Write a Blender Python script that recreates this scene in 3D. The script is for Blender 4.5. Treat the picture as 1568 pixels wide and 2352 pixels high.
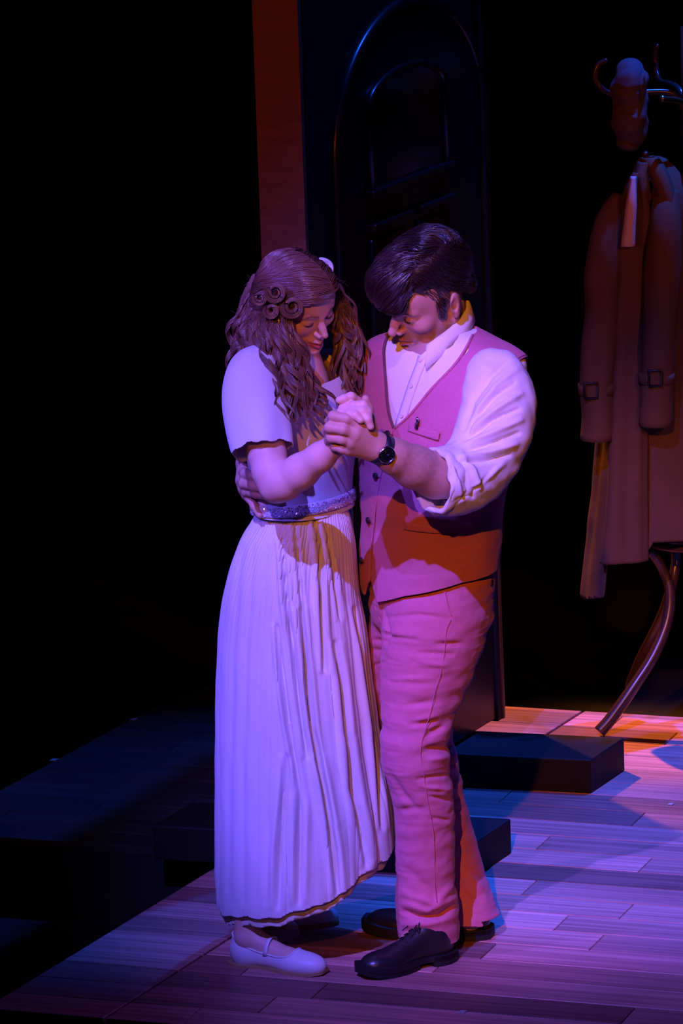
import bpy, bmesh, math, random
import numpy as np
from mathutils import Matrix, Vector
for o in list(bpy.data.objects): bpy.data.objects.remove(o)
SC = bpy.context.scene; COL = SC.collection
# ------------------------------------------------------------------ camera
IW, IH, FPX = 1568.0, 2352.0, 12000.0
PITCH, ROLL, DIST = math.radians(13.0), math.radians(-2.0), 12.0
_f = np.array([0, math.cos(PITCH), -math.sin(PITCH)]); _r0 = np.array([1., 0, 0]); _u0 = np.cross(_r0, _f)
CR = math.cos(ROLL)*_r0 + math.sin(ROLL)*_u0; CU = -math.sin(ROLL)*_r0 + math.cos(ROLL)*_u0; CF = _f
def ray(px, py): return CF + CR*((px-IW/2)/FPX) + CU*(-(py-IH/2)/FPX)
CPOS = -DIST*ray(830, 2190)          # the floor point seen at pixel (830,2190) is the origin
def W(px, py, y):                     # pixel -> point at depth plane y
    d = ray(px, py); return CPOS + d*((y-CPOS[1])/d[1])
def G(px, py, z=0.0):                 # pixel -> point on horizontal plane z
    d = ray(px, py); return CPOS + d*((z-CPOS[2])/d[2])
def proj(P):
    q = np.asarray(P)-CPOS; w = q@CF
    return IW/2+FPX*(q@CR)/w, IH/2-FPX*(q@CU)/w
cam = bpy.data.cameras.new('camera'); co = bpy.data.objects.new('camera', cam); COL.objects.link(co)
cam.sensor_fit = 'VERTICAL'; cam.sensor_height = 36.0; cam.sensor_width = 24.0; cam.lens = FPX*36.0/IH
cam.clip_start = 0.1; cam.clip_end = 100
M = Matrix.Identity(4)
for i in range(3):
    M[i][0] = CR[i]; M[i][1] = CU[i]; M[i][2] = -CF[i]; M[i][3] = CPOS[i]
co.matrix_world = M; SC.camera = co
# ------------------------------------------------------------------ world, lamps, exposure
w = bpy.data.worlds.new('dark_house'); SC.world = w; w.use_nodes = True
w.node_tree.nodes['Background'].inputs[0].default_value = (0.02, 0.015, 0.05, 1)
w.node_tree.nodes['Background'].inputs[1].default_value = 0.012
SC.view_settings.view_transform = 'Standard'; SC.view_settings.look = 'None'
SC.view_settings.gamma = 1; SC.view_settings.use_curve_mapping = False; SC.view_settings.exposure = 0.0
def spot(name, pos, aim, power, color, angle, blend=0.3, radius=0.06, gobo=None):
    l = bpy.data.lights.new(name, 'SPOT'); l.energy = power; l.color = color
    l.spot_size = math.radians(angle); l.spot_blend = blend; l.shadow_soft_size = radius
    o = bpy.data.objects.new(name, l); COL.objects.link(o); o.location = pos
    o.rotation_euler = (Vector(aim)-Vector(pos)).to_track_quat('-Z', 'Y').to_euler()
    if gobo:                                     # shutters and a break-up gobo in the lamp's gate
        nt = (setattr(l, 'use_nodes', True), l.node_tree)[1]; em = nt.nodes['Emission']; L = nt.links
        fw = np.array(aim, float)-np.array(pos, float); fw /= np.linalg.norm(fw); sd = np.cross(fw, [0, 0, 1.]); sd /= np.linalg.norm(sd); up = np.cross(sd, fw)
        ge = nt.nodes.new('ShaderNodeNewGeometry')
        def vdot(v): n = nt.nodes.new('ShaderNodeVectorMath'); n.operation = 'DOT_PRODUCT'; n.inputs[1].default_value = v; L.new(ge.outputs['Incoming'], n.inputs[0]); return n.outputs['Value']
        def mth(op, a, b):
            n = nt.nodes.new('ShaderNodeMath'); n.operation = op
            for i, q in enumerate((a, b)):
                if isinstance(q, (int, float)): n.inputs[i].default_value = q
                else: L.new(q, n.inputs[i])
            return n.outputs[0]
        def ramp(x, a, b, c=0.0, d=1.0):
            n = nt.nodes.new('ShaderNodeMapRange'); n.interpolation_type = 'SMOOTHSTEP'
            for i, q in enumerate((a, b, c, d)): n.inputs[i+1].default_value = q
            L.new(x, n.inputs[0]); return n.outputs[0]
        fz = vdot(fw); gx = mth('DIVIDE', vdot(sd), fz); gy = mth('DIVIDE', vdot(up), fz); dist = np.linalg.norm(np.array(aim)-np.array(pos)); out = None
        gx = mth('MULTIPLY', gx, dist); gy = mth('MULTIPLY', gy, dist)      # metres across the beam at the aim point
        def mul(x): 
            nonlocal out; out = x if out is None else mth('MULTIPLY', out, x)
        for (ax_, a_, b_, lo_) in gobo.get('shutters', ()): mul(ramp(gx if ax_ == 'x' else gy, a_, b_, lo_))
        if 'noise' in gobo:
            sc_, lo, hi, fl, seed = gobo['noise']; n = nt.nodes.new('ShaderNodeTexNoise'); n.inputs['Scale'].default_value = sc_; n.inputs['Detail'].default_value = 1.5
            cb = nt.nodes.new('ShaderNodeCombineXYZ'); L.new(gx, cb.inputs[0]); L.new(gy, cb.inputs[1]); cb.inputs[2].default_value = seed; L.new(cb.outputs[0], n.inputs['Vector']); mul(ramp(n.outputs[0], lo, hi, fl, 1.0))
        L.new(out, em.inputs['Strength'])
    return o
spot('stage_rig_violet_profile_spot_offscreen', (-2.1, -6.6, 7.95), (0.42, 0.12, 0.85), 7600, (0.165, 0.115, 1.0), 15.0, 0.85, 0.05, dict(noise=(2.2, .30, .52, .55, 4.0)))
spot('stage_rig_blue_violet_side_spot_offscreen', (-6.3, -3.6, 5.6), (-.12, 0.0, 0.95), 2000, (0.17, 0.085, 1.0), 10.5, 0.5, 0.05)
spot('stage_rig_orange_profile_spot_offscreen', (-1.22, -12.24, 6.88), (0.28, 0.0, 0.85), 3901, (1.0, 0.25, 0.012), 7.7, 0.5, 0.085, dict(shutters=[('x', -.80, -.05, 0.0)], noise=(3.0, .30, .55, .4, 1.5)))
spot('stage_rig_orange_side_spot_offscreen', (6.5, -2.2, 4.6), (0.25, 0.05, 0.9), 1500, (1.0, 0.24, 0.03), 15, 0.5, 0.06)
spot('stage_rig_blue_top_spot_offscreen', (1.9, 2.6, 6.2), (0.85, 1.05, 0.0), 3600, (0.01, 0.10, 1.0), 21, 0.6, 0.06, dict(noise=(1.6, .30, .55, .35, 2.0)))
spot('stage_rig_blue_door_spot_offscreen', (0.75, 1.5, 5.6), (0.16, 1.2, 2.2), 800, (0.01, 0.10, 1.0), 26, 0.6, 0.04)
spot('stage_rig_red_set_wash_offscreen', (-3.5, -5.5, 3.2), (-.3, 1.0, 2.2), 420, (1.0, 0.14, 0.03), 18, 0.6, 0.2)
spot('stage_rig_amber_back_spot_offscreen', (-1.6, 5.8, 5.2), (0.72, 2.0, 0.0), 3200, (1.0, 0.30, 0.06), 15, 0.5, 0.08, dict(noise=(3.2, .36, .50, .25, 1.0)))
spot('stage_rig_amber_deck_wash_offscreen', (-4.2, -2.5, 5.5), (-.65, 1.6, 0.0), 110, (1.0, 0.36, 0.30), 14, 0.6, 0.1, dict(noise=(4.5, .42, .55, .1, 6.0)))
spot('stage_rig_amber_coat_wash_offscreen', (3.5, -4.5, 3.6), (0.80, 1.9, 1.0), 300, (1.0, 0.22, 0.03), 14, 0.7, 0.15)
# ------------------------------------------------------------------ materials
MATS = {}
def mat(name, col, rough=0.6, metal=0.0, spec=0.4, noise=None, bump=None, rand=None, attr=None, sheen=0.0, stripes=None, coat=0.0):
    if name in MATS: return MATS[name]
    m = bpy.data.materials.new(name); m.use_nodes = True; nt = m.node_tree; b = nt.nodes['Principled BSDF']
    b.inputs['Base Color'].default_value = (*col, 1); b.inputs['Roughness'].default_value = rough
    b.inputs['Metallic'].default_value = metal; b.inputs['Specular IOR Level'].default_value = spec
    b.inputs['Sheen Weight'].default_value = sheen; b.inputs['Coat Weight'].default_value = coat
    L = nt.links; tc = nt.nodes.new('ShaderNodeTexCoord'); cur = None
    if attr:
        a = nt.nodes.new('ShaderNodeAttribute'); a.attribute_name = attr; cur = a.outputs['Color']
    if noise:                                    # (scale xyz, amount, second colour)
        mp = nt.nodes.new('ShaderNodeMapping'); mp.inputs['Scale'].default_value = noise[0]
        nz = nt.nodes.new('ShaderNodeTexNoise'); nz.inputs['Scale'].default_value = 1.0; nz.inputs['Detail'].default_value = 5
        L.new(tc.outputs['Object'], mp.inputs[0]); 
        if rand:
            oi = nt.nodes.new('ShaderNodeObjectInfo'); ad = nt.nodes.new('ShaderNodeVectorMath'); ad.operation = 'ADD'
            sc_ = nt.nodes.new('ShaderNodeVectorMath'); sc_.operation = 'SCALE'; sc_.inputs['Scale'].default_value = 37.0
            cx = nt.nodes.new('ShaderNodeCombineXYZ')
            for i in range(3): L.new(oi.outputs['Random'], cx.inputs[i])
            L.new(cx.outputs[0], sc_.inputs[0]); L.new(mp.outputs[0], ad.inputs[0]); L.new(sc_.outputs[0], ad.inputs[1]); L.new(ad.outputs[0], nz.inputs['Vector'])
        else: L.new(mp.outputs[0], nz.inputs['Vector'])
        mr = nt.nodes.new('ShaderNodeMapRange'); mr.inputs[1].default_value = .35; mr.inputs[2].default_value = .68
        mr.inputs[3].default_value = 0; mr.inputs[4].default_value = noise[1]; L.new(nz.outputs[0], mr.inputs[0])
        mx = nt.nodes.new('ShaderNodeMix'); mx.data_type = 'RGBA'; L.new(mr.outputs[0], mx.inputs[0])
        if cur: L.new(cur, mx.inputs[6])
        else: mx.inputs[6].default_value = (*col, 1)
        mx.inputs[7].default_value = (*noise[2], 1); cur = mx.outputs[2]
    if rand:
        oi = nt.nodes.new('ShaderNodeObjectInfo'); cr = nt.nodes.new('ShaderNodeValToRGB')
        cr.color_ramp.elements[0].color = (rand[0],)*3+(1,); cr.color_ramp.elements[1].color = (rand[1],)*3+(1,)
        L.new(oi.outputs['Random'], cr.inputs[0])
        mm = nt.nodes.new('ShaderNodeMix'); mm.data_type = 'RGBA'; mm.blend_type = 'MULTIPLY'; mm.inputs[0].default_value = 1
        if cur: L.new(cur, mm.inputs[6])
        else: mm.inputs[6].default_value = (*col, 1)
        L.new(cr.outputs[0], mm.inputs[7]); cur = mm.outputs[2]
    if cur: L.new(cur, b.inputs['Base Color'])
    if bump:                                     # (scale xyz, strength, distance)
        mp = nt.nodes.new('ShaderNodeMapping'); mp.inputs['Scale'].default_value = bump[0]
        nz = nt.nodes.new('ShaderNodeTexNoise'); nz.inputs['Scale'].default_value = 1.0; nz.inputs['Detail'].default_value = 3
        L.new(tc.outputs['Object'], mp.inputs[0]); L.new(mp.outputs[0], nz.inputs['Vector'])
        bp = nt.nodes.new('ShaderNodeBump'); bp.inputs['Strength'].default_value = bump[1]; bp.inputs['Distance'].default_value = bump[2]
        L.new(nz.outputs[0], bp.inputs['Height']); L.new(bp.outputs[0], b.inputs['Normal'])
    MATS[name] = m; return m
linen = mat('rose_linen', (.56, .175, .275), .85, spec=.10, noise=((160, 160, 420), .4, (.45, .13, .21)), bump=((500, 500, 900), .35, .0008), sheen=.1)
linen_dark = mat('linen_lining', (.16, .07, .10), .8, spec=.2)
cotton = mat('white_cotton', (.80, .80, .80), .8, spec=.2, bump=((300, 300, 300), .12, .0006))
dressm = mat('white_crepe', (.76, .76, .80), .78, spec=.2, bump=((420, 420, 140), .25, .0006), sheen=.1)
lacem = mat('cream_lace', (.74, .70, .62), .85, spec=.15, bump=((600, 600, 600), .5, .001))
skinM = mat('skin_man', (.60, .36, .28), .52, spec=.35, attr='tint', bump=((420, 420, 420), .12, .0006))
skinW = mat('skin_woman', (.72, .46, .38), .48, spec=.35, attr='tint', bump=((420, 420, 420), .08, .0005))
hairM = mat('dark_hair', (.030, .016, .016), .30, spec=1.0, coat=1.0)
hairbaseM = mat('dark_hair_base', (.030, .016, .016), .9, spec=.05)
hairbaseW = mat('auburn_hair_base', (.21, .10, .07), .9, spec=.05)
hairW = mat('auburn_hair', (.21, .10, .07), .30, spec=1.0, coat=.9)
blackleather = mat('black_leather', (.018, .016, .02), .32, spec=.55, bump=((130, 130, 130), .2, .001))
rubber = mat('sole_rubber', (.014, .013, .016), .6)
whiteleather = mat('white_leather', (.80, .78, .80), .42, spec=.45)
tansole = mat('tan_sole', (.40, .25, .12), .6)
thread = mat('stitching', (.10, .07, .08), .7)
buttonm = mat('dark_button', (.02, .012, .02), .35, spec=.5)
chrome = mat('polished_steel', (.75, .75, .78), .18, metal=1.0)
blackdial = mat('watch_dial', (.006, .006, .01), .15, spec=.6)
strapm = mat('watch_strap', (.012, .012, .02), .42, spec=.5, bump=((250, 250, 250), .3, .001))
sequin = mat('sequin_belt', (.74, .70, .80), .4, metal=.15, bump=((320, 320, 320), 1.0, .004))
blackpaint = mat('black_stage_paint', (.012, .011, .013), .75, spec=.25, noise=((6, 6, 6), .6, (.022, .02, .024)), bump=((40, 40, 40), .2, .002))
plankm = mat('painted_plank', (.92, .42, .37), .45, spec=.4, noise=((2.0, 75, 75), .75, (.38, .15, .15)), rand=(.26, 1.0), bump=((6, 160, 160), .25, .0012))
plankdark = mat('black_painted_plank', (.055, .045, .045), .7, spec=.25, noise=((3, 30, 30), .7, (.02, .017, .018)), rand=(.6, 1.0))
setpaint = mat('dark_set_paint', (.012, .008, .009), .6, spec=.2, noise=((9, 9, 9), .5, (.018, .012, .012)))
jambpaint = mat('brown_jamb_paint', (.16, .075, .05), .55, spec=.3, noise=((14, 14, 40), .6, (.09, .04, .03)))
doorwood = mat('dark_door_wood', (.007, .005, .006), .30, spec=.5)
bentwood = mat('bentwood_varnish', (.05, .022, .018), .28, spec=.6)
coatm = mat('khaki_gabardine', (.115, .062, .036), .8, spec=.12, bump=((260, 260, 260), .3, .001), noise=((8, 8, 8), .4, (.085, .045, .026)))
capm = mat('tweed_cap', (.10, .065, .07), .85, spec=.1, bump=((300, 300, 300), .6, .002), noise=((60, 60, 60), .5, (.06, .04, .045)))
linerm = mat('pale_scarf', (.55, .40, .38), .85, spec=.15)
tapem = mat('pale_tape', (.42, .44, .40), .6, noise=((300, 300, 300), .7, (.2, .2, .2)))
brassm = mat('dull_brass', (.35, .23, .08), .35, metal=1.0)
# ------------------------------------------------------------------ mesh helpers
def link(name, v, f, m, parent=None, smooth=True, tint=None):
    me = bpy.data.meshes.new(name)
    me.from_pydata([tuple(map(float, p)) for p in v], [], [tuple(int(i) for i in q) for q in f]) if not isinstance(f, np.ndarray) else fast_mesh(me, v, f)
    me.validate(); me.update()
    if smooth: me.polygons.foreach_set('use_smooth', np.ones(len(me.polygons), bool))
    if tint is not None:
        a = me.color_attributes.new('tint', 'FLOAT_COLOR', 'POINT')
        a.data.foreach_set('color', np.concatenate([tint, np.ones((len(tint), 1))], 1).astype(np.float32).ravel())
    me.materials.append(m)
    o = bpy.data.objects.new(name, me); COL.objects.link(o)
    if parent: o.parent = parent; o.matrix_parent_inverse = Matrix.Translation(-parent.location)
    return o
def fast_mesh(me, v, f):
    n = f.shape[1]
    me.vertices.add(len(v)); me.vertices.foreach_set('co', np.asarray(v, np.float32).ravel())
    me.loops.add(f.size); me.loops.foreach_set('vertex_index', f.astype(np.int32).ravel())
    me.polygons.add(len(f)); me.polygons.foreach_set('loop_start', np.arange(0, f.size, n, dtype=np.int32))
    me.polygons.foreach_set('loop_total', np.full(len(f), n, np.int32)); me.update(calc_edges=True)
def thing(name, label, cat, loc=(0, 0, 0), group=None):
    o = bpy.data.objects.new(name, None); COL.objects.link(o); o.location = loc; o.empty_display_size = .1
    o['label'] = label; o['category'] = cat
    if group: o['group'] = group
    bpy.context.view_layer.update()
    return o
def tag(o, label, cat, group=None):
    o['label'] = label; o['category'] = cat
    if group: o['group'] = group
    return o
def solidify(o, t, off=-1.0):
    md = o.modifiers.new('thickness', 'SOLIDIFY'); md.thickness = t; md.offset = off; return o
def box_vf(c, ax, ay, az):                      # centre and three half-axis vectors
    c, ax, ay, az = map(np.asarray, (c, ax, ay, az)); v = []
    for sz in (-1, 1):
        for sx, sy in ((-1, -1), (1, -1), (1, 1), (-1, 1)): v.append(c+sx*ax+sy*ay+sz*az)
    return v, [(3, 2, 1, 0), (4, 5, 6, 7), (0, 1, 5, 4), (1, 2, 6, 5), (2, 3, 7, 6), (3, 0, 4, 7)]
def bevbox(name, c, ax, ay, az, m, parent=None, bev=.004):
    v, f = box_vf(c, ax, ay, az); o = link(name, v, f, m, parent, smooth=False)
    if bev: b = o.modifiers.new('edge', 'BEVEL'); b.width = bev; b.segments = 2
    return o
def catmull(P, n):                              # P: (k,d) control rows -> n samples
    P = np.asarray(P, float); k = len(P); t = np.linspace(0, k-1, n); i = np.clip(t.astype(int), 0, k-2); u = (t-i)[:, None]
    Q = np.vstack([2*P[0]-P[1], P, 2*P[-1]-P[-2]]); a, b, c, d = Q[i], Q[i+1], Q[i+2], Q[i+3]
    return .5*((2*b)+(c-a)*u+(2*a-5*b+4*c-d)*u*u+(3*b-a-3*c+d)*u**3)
def tube_vf(path, rad, sides=8, cap=True):
    path = np.asarray(path, float); n = len(path); rad = np.broadcast_to(rad, (n,))
    T = np.gradient(path, axis=0); T /= np.linalg.norm(T, axis=1)[:, None]+1e-12
    ref = np.array([0, 0, 1.]) if abs(T[0] @ [0, 0, 1]) < .9 else np.array([1., 0, 0])
    N = np.cross(T[0], ref); N /= np.linalg.norm(N); v = []
    for i in range(n):
        N = N - T[i]*(N@T[i]); N /= np.linalg.norm(N)+1e-12; B = np.cross(T[i], N)
        for s in range(sides):
            a = 2*math.pi*s/sides; v.append(path[i]+rad[i]*(math.cos(a)*N+math.sin(a)*B))
    f = [(i*sides+s, i*sides+(s+1) % sides, (i+1)*sides+(s+1) % sides, (i+1)*sides+s) for i in range(n-1) for s in range(sides)]
    if cap: f += [tuple(range(sides-1, -1, -1)), tuple(range((n-1)*sides, n*sides))]
    return v, f
def tube(name, path, rad, m, parent=None, sides=8): 
    v, f = tube_vf(path, rad, sides); return link(name, v, f, m, parent)
def joinvf(parts):
    V, F = [], []
    for v, f in parts:
        k = len(V); V += list(v); F += [tuple(i+k for i in q) for q in f]
    return V, F
def grid_vf(P, wrap=False):                     # P (n,m,3) -> quads
    n, m = P.shape[:2]; idx = np.arange(n*m).reshape(n, m)
    j = np.arange(m) if wrap else np.arange(m-1); a = idx[:-1][:, j]; b = idx[:-1][:, (j+1) % m]; c = idx[1:][:, (j+1) % m]; d = idx[1:][:, j]
    return P.reshape(-1, 3), np.stack([a, b, c, d], -1).reshape(-1, 4)
def vnoise(P, s, seed=0):                       # value noise in [-1,1]
    P = np.asarray(P, float)*s+seed*17.3; i = np.floor(P).astype(np.int64); f = P-i; f = f*f*(3-2*f); out = 0
    def h(x, y, z):
        n = (x*374761393+y*668265263+z*2147483647) & 0x7fffffff; n = ((n ^ (n >> 13))*1274126177) & 0x7fffffff
        return ((n ^ (n >> 16)) & 0xffff)/32767.5-1
    for dx in (0, 1):
        for dy in (0, 1):
            for dz in (0, 1):
                out = out+(f[:, 0] if dx else 1-f[:, 0])*(f[:, 1] if dy else 1-f[:, 1])*(f[:, 2] if dz else 1-f[:, 2])*h(i[:, 0]+dx, i[:, 1]+dy, i[:, 2]+dz)
    return out
# ------------------------------------------------------------------ implicit modelling
class Sculpt:
    """smooth unions of ellipsoids and tapered capsules, meshed by surface nets"""
    def __init__(s): s.p = []
    def ell(s, c, r, R=None, k=.01, sub=False): s.p.append(('e', np.asarray(c, float), np.asarray(r, float), np.eye(3) if R is None else np.asarray(R), k, sub)); return s
    def cap(s, a, b, ra, rb, k=.01, sub=False): s.p.append(('c', np.asarray(a, float), np.asarray(b, float), (ra, rb), k, sub)); return s
    def chain(s, pts, rads, k=.01):
        for i in range(len(pts)-1): s.cap(pts[i], pts[i+1], rads[i], rads[i+1], k)
        return s
    def xf(s, R, t, sc=1.0):
        o = Sculpt(); R = np.asarray(R); t = np.asarray(t)
        for q in s.p:
            if q[0] == 'e': o.p.append(('e', R@q[1]*sc+t, q[2]*sc, R@q[3], q[4]*sc, q[5]))
            else: o.p.append(('c', R@q[1]*sc+t, R@q[2]*sc+t, (q[3][0]*sc, q[3][1]*sc), q[4]*sc, q[5]))
        return o
    def dist(s, P):
        D = np.full(len(P), 1.0)
        for q in s.p:
            k = q[4]
            if q[0] == 'e':
                l = (P-q[1])@q[3]; k0 = np.linalg.norm(l/q[2], axis=1); d = k0*(k0-1)/(np.linalg.norm(l/q[2]**2, axis=1)+1e-9)
            else:
                ab = q[2]-q[1]; t = np.clip((P-q[1])@ab/(ab@ab+1e-12), 0, 1); d = np.linalg.norm(P-q[1]-t[:, None]*ab, axis=1)-(q[3][0]+t*(q[3][1]-q[3][0]))
            if q[5]: d = -d; h = np.maximum(k-np.abs(D-d), 0)/k; D = np.maximum(D, d)+h*h*k*.25
            else: h = np.maximum(k-np.abs(D-d), 0)/k; D = np.minimum(D, d)-h*h*k*.25
        return D
    def comb(s, roots, field, step, K, lift):
        """hairs that follow a direction field while lying on the sculpt"""
        p = roots.copy(); out = np.zeros((len(p), K, 3)); e = 1e-4
        for k in range(K):
            for _ in range(2):
                d = s.dist(p); g = np.stack([(s.dist(p+np.eye(3)[j]*e)-d)/e for j in range(3)], 1); g /= np.linalg.norm(g, axis=1)[:, None]+1e-9; p = p-g*(d-lift(k/(K-1), roots))[:, None]
            out[:, k] = p; v = field(p, k/(K-1), roots); v = v-g*(v*g).sum(1)[:, None]*.85; v /= np.linalg.norm(v, axis=1)[:, None]+1e-9; p = p+v*(step[:, None] if np.ndim(step) else step)
        return out
    def bounds(s):
        lo, hi = [], []
        for q in s.p:
            if q[5]: continue
            if q[0] == 'e': e = np.sqrt((q[3]**2)@(q[2]**2)); lo.append(q[1]-e); hi.append(q[1]+e)
            else:
                for c, r in ((q[1], q[3][0]), (q[2], q[3][1])): lo.append(c-r); hi.append(c+r)
        return np.min(lo, 0), np.max(hi, 0)
    def mesh(s, h, lo=None, hi=None, grow=0.0):
        b0, b1 = s.bounds(); m = 3*h+grow+.01
        lo = b0-m if lo is None else np.maximum(lo, b0-m); hi = b1+m if hi is None else np.minimum(hi, b1+m)
        n = np.ceil((hi-lo)/h).astype(int)+1; D = np.full(n, 1.0, np.float32)
        ax = [lo[i]+h*np.arange(n[i]) for i in range(3)]
        for q in s.p:
            k = q[4]
            if q[0] == 'e': e = np.sqrt((q[3]**2)@(q[2]**2)); q0, q1 = q[1]-e, q[1]+e
            else: q0 = np.minimum(q[1]-q[3][0], q[2]-q[3][1]); q1 = np.maximum(q[1]+q[3][0], q[2]+q[3][1])
            mg = k+3*h+grow+.004
            i0 = np.clip(np.floor((q0-mg-lo)/h).astype(int), 0, n); i1 = np.clip(np.ceil((q1+mg-lo)/h).astype(int)+1, 0, n)
            if np.any(i1 <= i0): continue
            sl = tuple(slice(a, b) for a, b in zip(i0, i1))
            X = ax[0][sl[0]][:, None, None].astype(np.float32); Y = ax[1][sl[1]][None, :, None].astype(np.float32); Z = ax[2][sl[2]][None, None, :].astype(np.float32)
            if q[0] == 'e':
                x, y, z = X-q[1][0], Y-q[1][1], Z-q[1][2]; R, r = q[3], q[2]; k0 = 0; k1 = 0
                for j in range(3):
                    l = x*R[0, j]+y*R[1, j]+z*R[2, j]; k0 = k0+(l/r[j])**2; k1 = k1+(l/r[j]**2)**2
                k0 = np.sqrt(k0); d = k0*(k0-1)/(np.sqrt(k1)+1e-9)
            else:
                a, b = q[1], q[2]; ab = b-a; L = ab@ab+1e-12; x, y, z = X-a[0], Y-a[1], Z-a[2]
                t = np.clip((x*ab[0]+y*ab[1]+z*ab[2])/L, 0, 1); d = np.sqrt((x-t*ab[0])**2+(y-t*ab[1])**2+(z-t*ab[2])**2)-(q[3][0]+t*(q[3][1]-q[3][0]))
            cur = D[sl]
            if q[5]:
                d = -d; hh = np.maximum(k-np.abs(cur-d), 0)/k; D[sl] = np.maximum(cur, d)+hh*hh*k*.25
            else:
                hh = np.maximum(k-np.abs(cur-d), 0)/k; D[sl] = np.minimum(cur, d)-hh*hh*k*.25
        return surface_nets(D-np.float32(grow), lo, h)
OFF = np.array([(i, j, k) for i in (0, 1) for j in (0, 1) for k in (0, 1)])
EDG = [(a, b) for a in range(8) for b in range(a+1, 8) if np.abs(OFF[a]-OFF[b]).sum() == 1]
def surface_nets(D, lo, h):
    I = D < 0; n = D.shape; c = np.zeros(tuple(x-1 for x in n), np.int8)
    for o in OFF: c += I[o[0]:n[0]-1+o[0], o[1]:n[1]-1+o[1], o[2]:n[2]-1+o[2]]
    act = np.argwhere((c > 0) & (c < 8)); vid = np.full(c.shape, -1, np.int32); vid[tuple(act.T)] = np.arange(len(act))
    vals = np.stack([D[act[:, 0]+o[0], act[:, 1]+o[1], act[:, 2]+o[2]] for o in OFF], 1)
    acc = np.zeros((len(act), 3)); cnt = np.zeros(len(act))
    for a, b in EDG:
        va, vb = vals[:, a], vals[:, b]; m = (va < 0) != (vb < 0); t = np.where(m, va/(va-vb+1e-20), 0)[:, None]
        acc += np.where(m[:, None], OFF[a]+t*(OFF[b]-OFF[a]), 0); cnt += m
    V = lo+h*(act+acc/cnt[:, None]); F = []
    for d in range(3):
        e1, e2 = (d+1) % 3, (d+2) % 3; s0 = [slice(None)]*3; s1 = [slice(None)]*3; s0[d] = slice(0, -1); s1[d] = slice(1, None)
        cr = np.argwhere(I[tuple(s0)] != I[tuple(s1)]); ok = (cr[:, e1] > 0) & (cr[:, e2] > 0) & (cr[:, e1] < n[e1]-1) & (cr[:, e2] < n[e2]-1); cr = cr[ok]
        q = []
        for u, v in ((-1, -1), (0, -1), (0, 0), (-1, 0)):
            p = cr.copy(); p[:, e1] += u; p[:, e2] += v; q.append(vid[tuple(p.T)])
        q = np.stack(q, 1); ins = I[tuple(cr.T)]; q[~ins] = q[~ins][:, ::-1]; F.append(q)
    F = np.concatenate(F); return V, F[(F >= 0).all(1)]
def vnormals(V, F):
    T = np.concatenate([F[:, [0, 1, 2]], F[:, [0, 2, 3]]]) if F.shape[1] == 4 else F
    n = np.cross(V[T[:, 1]]-V[T[:, 0]], V[T[:, 2]]-V[T[:, 0]]); N = np.zeros_like(V)
    for i in range(3): 
        for j in range(3): N[:, j] += np.bincount(T[:, i], n[:, j], len(V))
    return N/(np.linalg.norm(N, axis=1)[:, None]+1e-12)
def smooth_mesh(V, F, it=2, lam=.5):
    E = np.concatenate([F[:, [i, (i+1) % F.shape[1]]] for i in range(F.shape[1])])
    E = np.concatenate([E, E[:, ::-1]]); cnt = np.bincount(E[:, 0], minlength=len(V))
    for _ in range(it):
        S = np.stack([np.bincount(E[:, 0], V[E[:, 1], j], len(V)) for j in range(3)], 1); V = np.where(cnt[:, None] > 0, V+lam*(S/np.maximum(cnt, 1)[:, None]-V), V)
    return V
def clip_mesh(V, F, s):
    """keep the part of the mesh where s>0, cut cleanly along s=0"""
    T = np.concatenate([F[:, [0, 1, 2]], F[:, [0, 2, 3]]]) if F.shape[1] == 4 else F
    s = np.where(np.abs(s) < 1e-7, 1e-7, s); pos = s[T] > 0; k = pos.sum(1); out = [T[k == 3]]
    NV = [V]; cache = {}; base = len(V); new = []
    def cut(a, b):
        key = (a, b) if a < b else (b, a)
        if key not in cache:
            t = s[a]/(s[a]-s[b]); cache[key] = base+len(new); new.append(V[a]+t*(V[b]-V[a]))
        return cache[key]
    ext = []
    for t, p, kk in zip(T[(k == 1) | (k == 2)], pos[(k == 1) | (k == 2)], k[(k == 1) | (k == 2)]):
        i = int(np.argmax(p)) if kk == 1 else int(np.argmin(p)); a, b, c = t[i], t[(i+1) % 3], t[(i+2) % 3]
        if kk == 1: ext.append((a, cut(a, b), cut(a, c)))
        else:
            ab, ac = cut(a, b), cut(a, c); ext += [(ab, b, c), (ab, c, ac)]
    V2 = np.vstack([V, np.array(new)]) if new else V
    F2 = np.vstack([out[0], np.array(ext, int).reshape(-1, 3)]); used = np.unique(F2); mp = np.full(len(V2), -1); mp[used] = np.arange(len(used))
    return V2[used], mp[F2]
def creases(V, F, lines):
    """folds in cloth: each (pixel polyline, width px, depth m) pushes the near side in or out"""
    N = vnormals(V, F); x, y = proj(V); face = np.clip(-(N@CF)*2.2, 0, 1); d = np.zeros(len(V))
    for pts, wd, amp in lines:
        P = np.asarray(pts, float); best = np.full(len(V), 1e9); tt = np.zeros(len(V)); n = len(P)-1
        for i in range(n):
            a, b = P[i], P[i+1]; ab = b-a; t = np.clip(((x-a[0])*ab[0]+(y-a[1])*ab[1])/(ab@ab), 0, 1)
            q = np.hypot(x-a[0]-t*ab[0], y-a[1]-t*ab[1]); m = q < best; best = np.where(m, q, best); tt = np.where(m, (i+t)/n, tt)
        d += amp*np.exp(-(best/wd)**2)*np.sin(np.pi*np.clip(tt*.92+.04, 0, 1))**.5
    return V+N*(d*face)[:, None]
def Rz(a): c, s = math.cos(a), math.sin(a); return np.array([[c, -s, 0], [s, c, 0], [0, 0, 1.]])
def Rx(a): c, s = math.cos(a), math.sin(a); return np.array([[1., 0, 0], [0, c, -s], [0, s, c]])
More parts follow.
